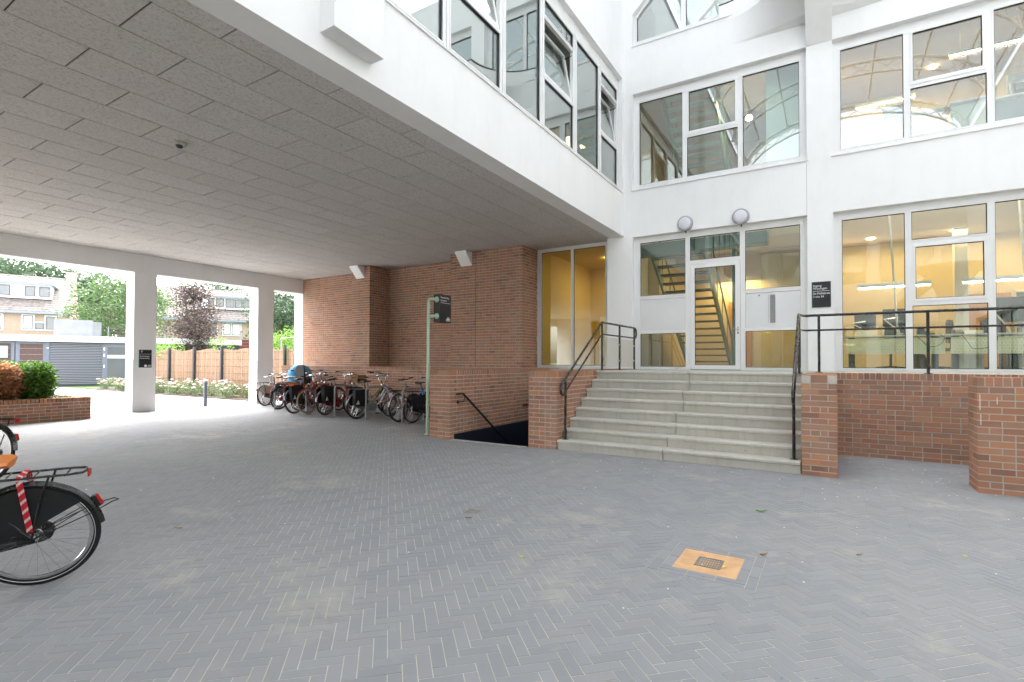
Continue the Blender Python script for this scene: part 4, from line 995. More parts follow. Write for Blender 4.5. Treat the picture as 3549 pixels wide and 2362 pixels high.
def deskset(label, x, y, z):
    t_ = thing('desk_phone', label, 'phone', (x, y, z)); part('base', MB().prism([(y-.08, z), (y+.1, z), (y+.1, z+.09), (y-.08, z+.03)], 0, x-.09, x+.09), 'plastic_black', t_)
    part('handset', MB().tube([(x-.06, y-.05, z+.06), (x-.06, y, z+.10), (x-.06, y+.08, z+.11)], .02, 8), 'plastic_black', t_, True)
deskset('black phone on the first desk', 1.75, 13.85, LAND+.761); deskset('black phone on the second desk', 2.2, 13.75, LAND+.761)
single('archive_box', 'cream paper tray lying on the second desk', 'tray', MB().box(2.3, 2.75, 13.6, 13.85, LAND+.762, LAND+.83), 'paper', base=(2.5, 13.7, LAND+.762))
def cable(label, pts):
    mb = MB(); P_ = [Vector(q) for q in pts]; fine = []
    for i in range(len(P_)-1):
        for k in range(4):
            tt = k/4; p0, p1, p2, p3 = P_[max(i-1, 0)], P_[i], P_[i+1], P_[min(i+2, len(P_)-1)]
            fine.append(.5*((2*p1)+(p2-p0)*tt+(2*p0-5*p1+4*p2-p3)*tt*tt+(3*p1-p0-3*p2+p3)*tt**3))
    mb.tube(fine+[P_[-1]], .006, 5); single('cable', label, 'cable', mb, 'plastic_black', True, base=pts[0])
cable('black cable looping down in front of the first desk panel', [(1.5, 13.58, 2.07), (1.6, 13.57, 1.95), (1.72, 13.56, 1.83), (1.88, 13.56, 1.86), (1.97, 13.57, 2.0), (1.9, 13.6, 2.07)])
cable('black cable hanging in a wide loop before the second desk panel', [(2.2, 13.42, 2.07), (2.3, 13.41, 1.9), (2.38, 13.40, 1.78), (2.6, 13.40, 1.80), (2.72, 13.41, 1.9), (2.74, 13.44, 2.07)])
cable('cable dropping to the floor at the end of the first desk', [(.35, 13.55, 1.70), (.4, 13.5, 1.5), (.48, 13.5, 1.36), (.6, 13.55, 1.34)])
def chair(label, x, y, a):
    t_ = thing('office_chair', label, 'chair', (x, y, LAND), rot=(0, 0, a)); OFF[t_.name] = Vector((0, 0, 0))
    for k in range(5):
        an = R(72*k); part('base_arm', MB().beam((0, 0, .09), (.3*math.cos(an), .3*math.sin(an), .06), .04, .03), 'plastic_black', t_)
        part('castor', MB().lathe([(.028, -.02), (.028, .02)], (.3*math.cos(an), .3*math.sin(an), .028), (math.sin(an), -math.cos(an), 0), 10), 'plastic_black', t_)
    part('column', MB().tube([(0, 0, .08), (0, 0, .44)], .025, 10), 'plastic_black', t_, True)
    mb = MB().prism([(-.24, -.20), (.24, -.20), (.25, .18), (.18, .25), (-.18, .25), (-.25, .18)], 2, .44, .51); part('seat', mb, 'chair_fabric', t_)
    part('backrest', MB().prism([(-.22, .62), (.22, .62), (.20, 1.08), (.12, 1.14), (-.12, 1.14), (-.20, 1.08)], 1, -.27, -.22), 'chair_fabric', t_)
    part('back_stem', MB().tube([(0, -.1, .45), (0, -.26, .5), (0, -.27, .7)], .02, 8), 'plastic_black', t_, True)
chair('black swivel chair behind the first office desk', 1.15, 14.5, 2.7); chair('black swivel chair behind the second office desk', 3.0, 14.5, 3.4)
single('waste_bag', 'olive bag standing under the first desk', 'bag', MB().lathe([(.14, 0), (.17, .1), (.16, .28), (.12, .36), (.13, .38)], (1.55, 13.9, LAND), seg=14), 'bark', True, base=(1.55, 13.9, LAND))
bk = thing('bookcase', 'tall white bookcase full of binders on the back wall of the office', 'bookcase', (4.4, 17.1, LAND))
part('case', MB().box(3.8, 5.25, 17.34, 17.38, LAND, 3.3).box(3.8, 3.83, 17.05, 17.34, LAND, 3.3).box(5.22, 5.25, 17.05, 17.34, LAND, 3.3), 'desk_white', bk)
for k_ in range(6): part('shelf', MB().box(3.83, 5.22, 17.05, 17.34, LAND+.05+k_*.37, LAND+.08+k_*.37), 'desk_white', bk)
for k_ in range(5):
    x = 3.86
    while x < 5.1:
        w_ = rnd.choice((.03, .05, .075)); hh = rnd.uniform(.2, .31)
        if rnd.random() < .85: part('binder', MB().box(x, x+w_-.004, 17.1, 17.32, LAND+.082+k_*.37, LAND+.082+k_*.37+hh), rnd.choice(('paper', 'desk_leg', 'plastic_black', 'orange_panel', 'panel_grey', 'bronze')), bk)
        x += w_
monitor('black monitor seen at the far end of the second desk', 3.28, 3.7, 13.8, 2.28, 2.66)
monitor('small black monitor at the window end of the first desk', .45, .85, 14.0, 2.26, 2.56)
chair('black swivel chair standing free in the middle of the office', 2.05, 15.2, 1.2)
for k_, (x_, y_, s_, l_) in enumerate(((1.6, 13.75, .16, 'black webcam box standing on the first desk'), (2.62, 13.62, .13, 'dark speaker standing on the second desk'), (3.35, 13.55, .12, 'small dark pot on the second desk'))):
    single('desk_item', l_, 'desk item', MB().box(x_-s_*.4, x_+s_*.4, y_-s_*.3, y_+s_*.3, LAND+.762, LAND+.762+s_).box(x_-s_*.3, x_+s_*.3, y_-s_*.2, y_+s_*.2, LAND+.762+s_, LAND+.77+s_), 'plastic_black', base=(x_, y_, LAND+.762))
single('paper_stack', 'pile of papers on the first desk beside the monitor', 'papers', MB().box(.45, .75, 13.75, 14.05, LAND+.762, LAND+.84).box(.47, .76, 13.77, 14.04, LAND+.841, LAND+.87), 'paper', base=(.6, 13.9, LAND+.762))
single('computer_tower', 'black computer case under the second desk', 'computer', MB().box(2.95, 3.15, 13.75, 14.2, LAND+.002, LAND+.45), 'plastic_black', base=(3.0, 14, LAND+.002))
single('drawer_unit', 'pale drawer unit under the end of the second desk', 'drawer unit', MB().box(2.2, 2.6, 13.75, 14.25, LAND+.002, LAND+.58).box(2.22, 2.58, 13.74, 13.749, LAND+.05, LAND+.28).box(2.22, 2.58, 13.74, 13.749, LAND+.31, LAND+.55), 'desk_white', base=(2.4, 14, LAND+.002))
# first floor office
rm = thing('upper_office_room', 'first floor office with brown board ceiling behind the upper windows', 'room', (3.5, 15, 5.3))
part('wall_left', MB().box(-.095, -.005, 12.63, 18.6, 5.25, 9.1), 'wall_warm', rm)
part('wall_back', MB().box(-.1, 8.2, 17.6, 17.7, 5.2, 9.1), 'wall_warm', rm)
part('upper_office_floor', MB().box(0, 8.2, 12.63, 17.6, 5.05, 5.3), 'floor_grey', rm)
part('upper_office_ceiling', MB().box(0, 8.2, 12.63, 17.6, 8.9, 9.05), 'ceil_board', rm)
for i, (x0, x1, z1, mt) in enumerate(((.25, 1.15, 6.42, 'panel_grey'), (1.2, 1.95, 6.45, 'orange_panel'), (2.0, 2.55, 6.5, 'desk_white'), (2.6, 3.5, 6.42, 'desk_leg'))):
    part('screen_panel', MB().box(x0, x1, 12.9, 12.94, 5.5, z1-.05), mt, rm); part('shelf', MB().box(x0-.03, x1+.02, 12.8, 13.3, z1-.03, z1), 'desk_white', rm)
monitor('black monitor standing high in the first floor office window', .95, 1.4, 13.2, 6.5, 6.82)
monitor('second black monitor further along the first floor office', 2.9, 3.4, 13.3, 6.6, 7.0)
tube_lamp('warm strip lamp under the ceiling of the first floor office', 2.3, 3.6, 15.0, 8.40, True)
tube_lamp('warm strip lamp deeper in the first floor office', .6, 1.9, 16.8, 8.40, True)
t_ = thing('office_downlight', 'recessed downlights in the first floor office ceiling', 'lamp', (3, 16.4, 8.88))
part('disc', MB().lathe([(.09, 0), (.09, .02)], (2.2, 16.4, 8.87), seg=16), 'warm_light', t_)
lamp_light('upper_glow', t_, (2.5, 15.6, 8.85), 130, (5, 1.5), WARM)
# top floor
rm = thing('top_floor_room', 'dim top floor room behind the slanted window', 'room', (0, 15, 9.1))
part('wall_back', MB().box(-4.7, 8.3, 16, 16.1, 9.06, 12.55), 'plaster_in', rm)
part('top_ceiling', MB().box(-4.7, 8.3, 12.63, 16, 12.3, 12.55), 'plaster_in', rm)
# ---------------------------------------------------------------- the other sides of the courtyard and its glass roof
cb = thing('courtyard_building', 'white courtyard building with window strips opposite the entrance', 'building', (2, -9, 0))
holes = [(-3.6+i*2.9, -1.2+i*2.9, 1.0, 3.6) for i in range(3)]+[(-3.6+i*2.9, -1.2+i*2.9, 5.7, 8.0) for i in range(3)]+[(-3.6+i*2.9, -1.2+i*2.9, 9.3, 11.3) for i in range(3)]
mb = MB(); wall(mb, 'x', -9.0, -9.4, -4.3, 5.8, 0, 12.6, holes); part('south_facade', mb, 'plaster', cb)
for h_ in holes: window(cb, 'x', -9.12, -1, h_, [(h_[0]+.08, (h_[0]+h_[1])/2-.04, h_[2]+.1, h_[3]-.1), ((h_[0]+h_[1])/2+.04, h_[1]-.08, h_[2]+.1, h_[3]-.1)], glass='glass_upper', vents=False)
mb = MB().box(-17, 8.4, -14, -13.8, 0, 12.6).box(-4.3, 8.4, -13.8, -9.4, 4.2, 4.5).box(-4.3, 8.4, -13.8, -9.4, 8.5, 8.8); part('south_rooms', mb, 'plaster_in', cb)
holes = [(-7.5+i*3.6, -4.6+i*3.6, 1.0, 3.6) for i in range(5)]
mb = MB(); wall(mb, 'y', 5.8, 6.2, -9.4, 12.6, 0, 12.6, holes); part('east_facade', mb, 'plaster', cb)
for h_ in holes: window(cb, 'y', 5.92, 1, h_, [(h_[0]+.08, (h_[0]+h_[1])/2-.04, h_[2]+.1, h_[3]-.1), ((h_[0]+h_[1])/2+.04, h_[1]-.08, h_[2]+.1, h_[3]-.1)], glass='glass_upper', vents=False)
part('east_rooms', MB().box(10, 10.2, -9.4, 12.2, 0, 12.6).box(6.2, 10, -9.4, 12.2, 4.2, 4.5).box(6.2, 10, -9.4, 12.2, 8.5, 8.8).box(5.8, 10.2, -9.4, 18.6, 12.61, 12.8), 'plaster_in', cb)
part('mushroom_column', MB().lathe([(.30, 0), (.30, 3.4), (.34, 3.65), (.45, 3.95), (.68, 4.25), (.88, 4.42), (.90, 4.5)], (3.15, 4.0, 0), seg=28), 'plaster', cb, True)
part('column_beam', MB().box(2.85, 3.45, -9, 4.6, 4.501, 4.95), 'plaster', cb)  # beam out of view, added so the mushroom column carries something
part('passage_end_wall', MB().box(-17.1, -4.31, -9.3, -9.0, 0, 4.6), 'plaster', cb)
rf = thing('glass_roof', 'arched glass roof on white steel trusses above the courtyard', 'roof', (2, 1.6, 12.6))
def ra(t_): a = R(180-180*t_); return (0.75+5.0*math.cos(a), 12.75+2.4*math.sin(a))
for j in range(5):
    y = -8.0+j*4.6; mb = MB(); pts = [(ra(i/16)[0], y, ra(i/16)[1]) for i in range(17)]
    mb.tube(pts, .07, 6); low = [(0.75+(p_[0]-0.75)*.97, y, p_[2]-.55 if 0 < i < 16 else p_[2]) for i, p_ in enumerate(pts)]; mb.tube(low, .05, 6)
    for i in range(16): mb.tube([pts[i], low[i+1]], .025, 5); mb.tube([low[i], pts[i+1]], .025, 5)
    part('truss', mb, 'lamp_white', rf)
for i in range(1, 16, 2):
    x, z = ra(i/16); part('purlin', MB().tube([(x, -9, z+.1), (x, 12.6, z+.1)], .045, 6), 'lamp_white', rf)
for i in range(16):
    (xa, za), (xb, zb) = ra(i/16), ra((i+1)/16)
    part('roof_pane', MB().add([(xa, -9, za+.16), (xb, -9, zb+.16), (xb, 12.6, zb+.16), (xa, 12.6, za+.16)], [(0, 1, 2, 3)]), 'roof_glass', rf)
# ---------------------------------------------------------------- outside, beyond the passage
DA = R(68); DV = Vector((-math.sin(DA), math.cos(DA), 0))
def far(name, label, cat, dist): return thing(name, label, cat, tuple(DV*dist), rot=(0, 0, R(68)))
# garage: local x along its front, local y away from the viewer
ga = far('garage', 'low grey garage with ribbed cladding and broad white roof edge', 'garage', 40)
part('body', MB().box(-11, 6.0, .02, 7, 0, 2.55), 'clad_gap_shade', ga)  # body colour darkened so the gaps between the slats read as shade
part('fascia', MB().box(-11.2, 6.1, -.35, 7.2, 2.56, 2.92), 'fascia', ga)
for i in range(25):
    part('slat', None, None, ga, me=CACHE.setdefault('slat', mesh('slat', MB().prism([(0, -.026), (-.05, -.02), (-.05, .012), (0, .02)], 0, -1.21, 1.21))), loc=(-2.62, .02, .12+i*.098))
CACHE['slat'].materials.append(MATS['clad_grey'])
part('post', MB().box(-3.97, -3.83, -.05, .02, 0, 2.55), 'paint_ral', ga); part('lamp', MB().lathe([(.04, 0), (.04, .05)], (-3.9, -.055, 2.2), (0, -1, 0), 10), 'lamp_white', ga)
for j, (a, b) in enumerate(((-5.25, -3.97), (-6.6, -5.3), (-7.95, -6.65), (-9.3, -8.0))):
    dr = part('gate', MB().box(a, b, -.02, .018, 0, 2.52), 'paint_ral', ga)
    part('slatted_field', MB().box(a+.18, b-.14, -.045, -.021, .25, 2.42), 'wood_slat', dr)
    for k in range(6): part('cross_bar', MB().box(a+.18, b-.14, -.06, -.046, .45+k*.34, .462+k*.34), 'galv', dr)
part('door_frame', MB().box(-1.41, .2, -.03, .018, 0, 2.53), 'paint_ral', ga)
part('glass_leaf', MB().box(-1.18, -.1, -.05, -.031, .12, 2.30), 'house_glass', ga); part('glass_band', MB().box(-1.18, -.1, -.056, -.051, 1.62, 1.82), 'curtain', ga)
for z in (.2, 1.05, 1.72, 2.1): part('hinge', MB().box(-1.36, -1.30, -.06, -.031, z, z+.16), 'lamp_white', ga)
single_box = far('notice_board', 'pale notice board hanging on the garage gate', 'notice board', 39.9)
part('frame', MB().box(-6.1, -5.55, -.03, .0, 1.62, 2.28), 'sign_edge', single_box); part('sheet', MB().box(-6.02, -5.63, -.04, -.031, 1.68, 2.24), 'paper', single_box)
bx_ = far('roof_cabinet', 'grey mossy plant cabinet standing on the garage roof', 'cabinet', 41)
part('case', MB().box(-3.75, -1.95, .0, 1.6, 2.93, 3.95), 'roof_box', bx_); part('flap', MB().prism([(-1.95, .0), (-1.55, .35), (-1.55, 1.6), (-1.95, 1.6)], 2, 2.93, 3.86), 'roof_box', bx_)
wf = far('wire_fence', 'galvanised wire fence along the garage roof', 'fence', 41.5)
for i in range(7): part('post', MB().tube([(-1.2+i*1.5, 0, 2.93), (-1.2+i*1.5, 0, 3.62)], .03, 6), 'galv', wf)
for z in (3.1, 3.3, 3.5): part('wire', MB().tube([(-1.2, 0, z), (7.8, 0, z)], .008, 4), 'galv', wf)
# terraced houses
def house(label, xa, xb, gable, windows, dorm, dw, base=51):
    h = far('terraced_house', label, 'house', base); zg, zr, yr_ = 5.0, 8.0, 4.4
    part('wall', MB().box(xa+.1, xb-.1, 0, 8.8, 0, zg), 'house_brick', h)
    n = 17; mb = MB()
    for i in range(n):
        y0, y1 = -.35+(yr_+.35)*i/n, -.35+(yr_+.35)*(i+1)/n; z0, z1 = zg+(zr-zg)*i/n, zg+(zr-zg)*(i+1)/n
        nx = int((xb-xa)/.3); pts = []
        for k in range(nx*3+1):
            x = xa+(xb-xa)*k/(nx*3); dz = (.0, .045, .03)[k % 3]; pts.append((x, dz))
        vs = [(x, y0-.02, z0+.05+dz) for x, dz in pts]+[(x, y1+.02, z1+.015+dz) for x, dz in pts]+[(x, y0-.02, z0-.02) for x, dz in pts]; m_ = len(pts)
        mb.add(vs, [(k, k+1, m_+k+1, m_+k) for k in range(m_-1)]+[(2*m_+k, 2*m_+k+1, k+1, k) for k in range(m_-1)])
    ro = part('roof', mb, 'roof_tile', h); part('rear_slope', MB().prism([(yr_, zr), (9.2, zg), (9.2, zg-.1), (yr_, zr-.12), (-.3, zg-.1), (-.3, zg-.03)], 0, xa+.02, xb-.02), 'roof_tile', h)
    part('ridge', MB().tube([(xa, yr_, zr+.03), (xb, yr_, zr+.03)], .1, 8), 'roof_tile', ro)
    part('gutter', MB().box(xa-.05, xb+.15, -.5, -.36, zg-.14, zg+.02), 'gutter', h)
    if gable:
        part('gable', MB().prism([(0, 0), (8.8, 0), (8.8, zg), (yr_, zr+.05), (0, zg)], 0, xb-.1, xb+.02), 'house_pink', h)
        part('verge', MB().beam((xb-.45, -.35, zg+.1), (xb-.45, yr_, zr+.1), .25, .06), 'house_white', h)
        part('chimney', MB().box(xb-.6, xb+.03, yr_-.35, yr_+.45, zr-.3, zr+.65), 'house_pink', ro)
    for (a, b, z0, z1, curt) in windows:
        w_ = part('window', MB().box(a-.09, b+.09, -.06, .0, z0-.09, z1+.09), 'house_white', h)
        part('pane', MB().box(a, b, -.08, -.061, z0, z1), 'curtain' if curt else 'house_glass', w_)
        part('frame', MB().box(a, a+.04, -.09, -.081, z0, z1).box(b-.04, b, -.09, -.081, z0, z1).box(a, b, -.09, -.081, z1-.04, z1).box(a, b, -.09, -.081, z0, z0+.04), 'post_dark', w_)
    if dorm:
        a, b = dorm; d_ = part('dormer', MB().box(a, b, .9, 3.9, 6.05, 7.05), 'house_white', h)
        part('dormer_roof', MB().box(a-.15, b+.2, .65, 4.2, 7.05, 7.17), 'gutter', d_)
        for (p_, q) in dw:
            part('dormer_window', MB().box(p_, q, .87, .899, 6.25, 6.92), 'house_glass', d_); part('dormer_frame', MB().box(p_-.04, q+.04, .86, .869, 6.21, 6.25).box(p_-.04, q+.04, .86, .869, 6.92, 6.96).box(p_-.05, p_, .855, .869, 6.25, 6.92).box(q, q+.05, .855, .869, 6.25, 6.92), 'post_dark', d_)
    return h
house('terraced house with pink brick gable and chimney behind the garage', -14.5, -3.75, True,
      [(-6.34, -5.81, 3.75, 4.72, True), (-5.68, -5.2, 3.75, 4.2, False), (-5.09, -4.6, 3.75, 4.7, False), (-8.2, -7.45, 3.7, 4.72, True), (-10.2, -9.4, 3.7, 4.72, True)],
      (-14.4, -4.9), [(-8.05, -7.2), (-6.35, -5.85), (-5.55, -5.05), (-9.8, -9.1)])
h2 = house('terraced house behind the purple tree with a long white dormer', 1.6, 14, False,
      [(6.4, 6.95, 3.75, 4.75, True), (7.05, 7.7, 3.75, 4.75, True), (8.7, 9.4, 3.6, 4.75, False), (5.3, 5.9, 3.75, 4.75, False)],
      (4.9, 13.5), [(5.35, 5.75), (5.95, 6.5), (6.7, 7.3), (7.45, 7.95), (8.1, 8.6), (8.75, 9.4), (9.6, 10.2)])
mf = far('maroon_fence', 'maroon board fence below the second house', 'fence', 45)
for i in range(4): part('board', MB().box(-1, 10, 0, .03, 2.2+i*.24, 2.42+i*.24), 'maroon', mf)
# reed fence
rf_ = thing('reed_fence', 'tan reed screen fence with dark posts beside the rose bed', 'fence', (-22, 12.5, 0))
px = [-31.4, -29.2, -27.0, -24.75, -22.5, -20.3, -18.1]
for x in px: part('post', MB().box(x-.05, x+.05, 12.44, 12.54, 0, 2.1), 'post_dark', rf_)
for a, b in zip(px, px[1:]+[-17.62]):
    mb = MB(); x = a+.06; q = rnd.uniform(0, 6)
    while x < b-.06:
        w = rnd.uniform(.012, .026); zt = 1.98+.045*math.sin((x-a)*3.1+q)+rnd.uniform(-.02, .015); yy = 12.55+rnd.uniform(-.006, .006)
        mb.box(x, x+w, yy, yy+.014, .03, zt); x += w+rnd.uniform(0, .004)
    part('reed_panel', mb, 'reed', rf_, kind='stuff')
    for z in (.35, .65, .95, 1.25, 1.55, 1.85): part('wire', MB().tube([(a+.05, 12.54, z), (b-.05, 12.54, z)], .005, 4), 'post_dark', rf_)
t_ = thing('bed_frame', 'thin grey steel frame behind the end of the reed fence', 'frame', (-19, 13.5, 0))
part('tube', MB().tube([(-19.8, 13.5, 0), (-19.8, 13.5, 2.45), (-18.1, 13.5, 2.5), (-18.1, 13.5, 0)], .03, 6), 'galv', t_)
# bollard
t_ = thing('bollard', 'dark grey steel bollard at the mouth of the passage', 'bollard', (-17.39, 9.14, 0))
part('shaft', MB().lathe([(.055, 0), (.055, .82), (.05, .83)], (-17.39, 9.14, 0), seg=20), 'paint_ral', t_, True)
part('cap', MB().lathe([(.056, .78), (.056, .835), (.04, .845)], (-17.39, 9.14, 0.002), seg=20), 'galv', t_, True)
part('foot_ring', MB().lathe([(.075, 0), (.075, .008)], (-17.39, 9.14, 0), seg=20), 'galv', t_, True)
# ---------------------------------------------------------------- vegetation
nr = np.random.RandomState(3)
def leaves_mb(centers, size, jitter=.35, flat=.4):
    """one small two-triangle leaf at every centre"""
    n = len(centers); d = nr.randn(n, 3); d[:, 2] *= .6; d /= np.linalg.norm(d, axis=1)[:, None]; u = np.cross(d, nr.randn(n, 3)); u /= np.linalg.norm(u, axis=1)[:, None]
    s_ = size*(1+jitter*(nr.rand(n)-.5)*2)[:, None]; w = s_*(.35+.2*nr.rand(n))[:, None]
    a = centers-d*s_*.5; b = centers+u*w*.5; c_ = centers+d*s_*.5; e = centers-u*w*.5
    v = np.stack([a, b, c_, e], 1).reshape(-1, 3); f = np.arange(n*4).reshape(-1, 4)
    m_ = MB(); m_.v = [tuple(x) for x in v.tolist()]; m_.f = [tuple(x) for x in f.tolist()]; return m_
def crown(c_, rad, clumps, per, spread, size, shape=None):
    C = []
    while len(C) < clumps:
        q = nr.randn(3); q /= np.linalg.norm(q); q *= nr.rand()**.33
        if shape is not None and not shape(q): continue
        C.append(q*np.array(rad)+np.array(c_))
    pts = np.concatenate([q+nr.randn(per, 3)*spread*np.array([1, 1, .6]) for q in C])
    return leaves_mb(pts, size), C
def tree(name, label, base, h, rad, cz, clumps, per, spread, size, mat, group=None, lean=0, shape=None, bare=True):
    t_ = thing(name, label, 'tree', base, group=group); mb, C = crown((base[0], base[1], cz), rad, clumps, per, spread, size, shape)
    tm = MB().tube([(base[0]+lean*k, base[1], base[2]+(cz-base[2])*k) for k in (0, .3, .6, 1.0)], [.20*h/9, .16*h/9, .12*h/9, .05*h/9], 8)
    part('trunk', tm, 'bark', t_, True)
    for q in C[:9]:
        k = rnd.uniform(.4, .8); part('limb', MB().tube([(base[0]+lean*k, base[1], base[2]+(cz-base[2])*k), ((base[0]+q[0])/2, (base[1]+q[1])/2, (base[2]+(cz-base[2])*k)*.4+q[2]*.6), tuple(q)], [.07*h/9, .05*h/9, .02], 6), 'bark', t_, True)
    part('crown', mb, mat, t_, kind='stuff'); return t_
def pol(az, d, z=0): return (-d*math.sin(R(az)), d*math.cos(R(az)), z)
tree('broadleaf_tree', 'fresh green tree filling the gap between the two houses', pol(68.6, 44), 9, (2.6, 3.0, 2.9), 4.6, 170, 60, .42, .20, 'leaf_tree')
tree('purple_tree', 'dark purple leaved tree in front of the second house', pol(63.2, 40), 7, (1.35, 1.5, 2.6), 4.2, 130, 60, .36, .17, 'leaf_purple', shape=lambda q: (q[0]**2+q[1]**2) < (.95-.45*(q[2]+.2))**2)
for i, (az, d, rz, cz_) in enumerate(((78, 66, 4.5, 7.5), (75.2, 68, 4.5, 8.0), (72.5, 70, 4.2, 7.2), (69.5, 66, 4.4, 6.6))):
    tree('broadleaf_tree', ['tall dark tree rising behind the roof ridge left of the chimney', 'tall dark tree rising behind the roof ridge near the house front', 'dark tree showing just behind the pink chimney', 'tree behind the fresh green tree between the houses'][i], pol(az, d), 11, (4, 4.4, rz*.72), cz_+.3, 130, 45, .75, .42, 'leaf_dark', group='trees behind the houses')
tree('broadleaf_tree', 'grey green tree top behind the ridge of the second house', pol(61.0, 66), 10, (4, 4, 2.2), 8.2, 90, 45, .7, .4, 'leaf_dark', group='trees behind the houses')
tree('broadleaf_tree', 'tall grey green tree seen in the narrow opening beside the brick wall', pol(55.6, 40), 9, (2.2, 2.2, 2.6), 4.6, 150, 60, .4, .2, 'leaf_dark')
t_ = thing('lime_shrub', 'bright lime green round shrub behind the reed fence', 'shrub', pol(55.6, 26)); q = pol(55.6, 26)
mb, C = crown((q[0], q[1], 1.6), (1.0, 1.0, 1.35), 110, 60, .18, .10); part('foliage', mb, 'leaf_lime', t_, kind='stuff'); part('stem', MB().tube([(q[0], q[1], 0), (q[0], q[1], 1.5)], .05, 6), 'bark', t_)
t_ = thing('young_shrub', 'thin yellow green shrub poking over the reed fence', 'shrub', (-24.5, 13.6, 0))
mb, C = crown((-24.5, 13.6, 2.0), (.5, .5, .8), 14, 40, .14, .10); part('foliage', mb, 'leaf_lime', t_, kind='stuff'); part('stem', MB().tube([(-24.5, 13.6, 0), (-24.5, 13.6, 2.2)], .03, 6), 'bark', t_)
t_ = thing('climbing_shrub', 'loose pale shrub hanging over the reed fence near the column', 'shrub', (-28.3, 13.2, 0))
mb, C = crown((-28.6, 12.9, 2.0), (1.5, .5, .5), 26, 45, .2, .10); part('foliage', mb, 'leaf_lime', t_, kind='stuff'); part('stem', MB().tube([(-28.3, 13.2, 0), (-28.4, 13.1, 2.0)], .03, 6), 'bark', t_)
# rose bed
struct('rose_bed', MB().box(-33, -17.7, 11.3, 12.43, -.01, .03), 'soil')
rx = -32.0; i = 0
while rx < -17.7:
    y0 = rnd.uniform(11.5, 12.1); hgt = rnd.uniform(.5, .75)
    b_ = thing('rose_bush', 'low rose bush with pale pink blossoms along the reed fence', 'rose bush', (rx, y0, .03), group='rose bushes in the bed along the reed fence')
    mb, C = crown((rx, y0, hgt*.5), (.42, .34, hgt*.48), 22, 24, .09, .07); part('foliage', mb, 'rose_leaf', b_, kind='stuff')
    for k in range(9):
        a = rnd.uniform(0, 6.28); r_ = rnd.uniform(.1, .42); z = hgt*rnd.uniform(.45, 1.05); c_ = (rx+r_*math.cos(a), y0+r_*.85*math.sin(a), z)
        fb = MB()
        for m_ in range(7):
            an = m_*.9; s_ = .055 if m_ else .03; fb.lathe([(.004, -.01), (s_*.6, .0), (s_*.5, .018), (.006, .024)], (c_[0]+.035*math.cos(an)*(m_ > 0), c_[1]+.035*math.sin(an)*(m_ > 0), c_[2]+(0 if m_ else .015)), (math.cos(an)*.4, math.sin(an)*.4, 1), 6)
        part('blossom', fb, 'petal', b_)
    rx += rnd.uniform(.42, .62); i += 1
# clipped yews and ground cover in the planter
def yew(label, x, y, rx_, ry_, hz, mat, n, top=None):
    t_ = thing('yew_shrub', label, 'shrub', (x, y, .5)); P_ = nr.rand(n, 3)*2-1; sq = (np.abs(P_[:, 0])**3.2+np.abs(P_[:, 1])**3.2+np.abs(P_[:, 2])**3.2)**(1/3.2); P_ = P_[sq < 1]
    edge = (np.abs(P_)**3.2).sum(1)**(1/3.2); P_ = P_[edge > nr.rand(len(P_))*.8]
    pts = P_*np.array([rx_, ry_, hz/2])+np.array([x, y, .5+hz/2])+nr.randn(len(P_), 3)*.03
    part('foliage', leaves_mb(pts, .085), mat, t_, kind='stuff'); part('stem', MB().tube([(x, y, .45), (x, y, .5+hz*.8)], .03, 6), 'bark', t_)
yew('square clipped green yew in the brick planter', -16.95, 4.76, .46, .36, .93, 'yew_green', 8500)
yew('withered brown yew next to the green one in the planter', -16.85, 4.06, .46, .40, .90, 'yew_brown', 8500)
yew('green yew behind the withered one in the planter', -17.5, 4.2, .42, .7, .96, 'yew_green', 6000)
yew('green yew at the far left of the planter', -17.0, 3.2, .5, .5, .95, 'yew_green', 5000)
pts = np.stack([-18.4+nr.rand(5200)*2.0, -1+nr.rand(5200)*6.45, .50+nr.rand(5200)**2*.13], 1)
o = part('ground_cover', leaves_mb(pts, .055), 'ground_cover'); tag(o, 'low green ground cover filling the brick planter', 'ground cover', kind='stuff')
# ---------------------------------------------------------------- bicycles (x forward, y left, z up, rear tyre contact at the origin)
for nm, col in (('b_black', (.006, .006, .007)), ('b_red', (.30, .012, .018)), ('b_pink', (.55, .06, .14)), ('b_silver', (.45, .46, .47)), ('b_blue', (.01, .10, .42)), ('b_white', (.62, .63, .64)), ('b_grey', (.16, .17, .17)), ('b_maroon', (.18, .012, .02)), ('b_olive', (.30, .30, .05))):
    M(nm, col, .28, .05, 30, spec=.6, coat=.3, metal=.5 if nm == 'b_silver' else 0)
M('saddle_orange', (.62, .19, .03), .32, .1, 30, coat=.2); M('saddle_brown', (.20, .06, .04), .4, .1, 30); M('saddle_black', (.008, .008, .009), .45, .1, 30); M('saddle_white', (.55, .58, .62), .4, .1)
M('tyre_tan', (.38, .31, .22), .8, .1, 20); M('reflect_red', (.45, .01, .01), .15, .0, spec=.8); M('reflect_orange', (.8, .12, .01), .2, 0); M('bag_black', (.008, .008, .009), .7, .2, 15); M('bag_orange', (.75, .20, .03), .7, .12, 12); M('crate_wood', (.30, .15, .06), .75, .15, 10)
M('chrome', (.6, .6, .6), .18, .05, 30, metal=1.0); M('tent_blue', (.02, .22, .40), .6, .12, 4); M('reflect_strip', (.55, .57, .58), .4, .05)
M('coat_clear', (.45, .43, .38), .4, .1, 10); M('child_seat', (.03, .03, .035), .5, .1)
m, t, p = nodes('strap'); wv = N(t, 'ShaderNodeTexWave', Scale=9.0, Distortion=0.0); wv.wave_type = 'BANDS'; wv.bands_direction = 'DIAGONAL'; t.links.new(pos(t, True), wv.inputs['Vector'])
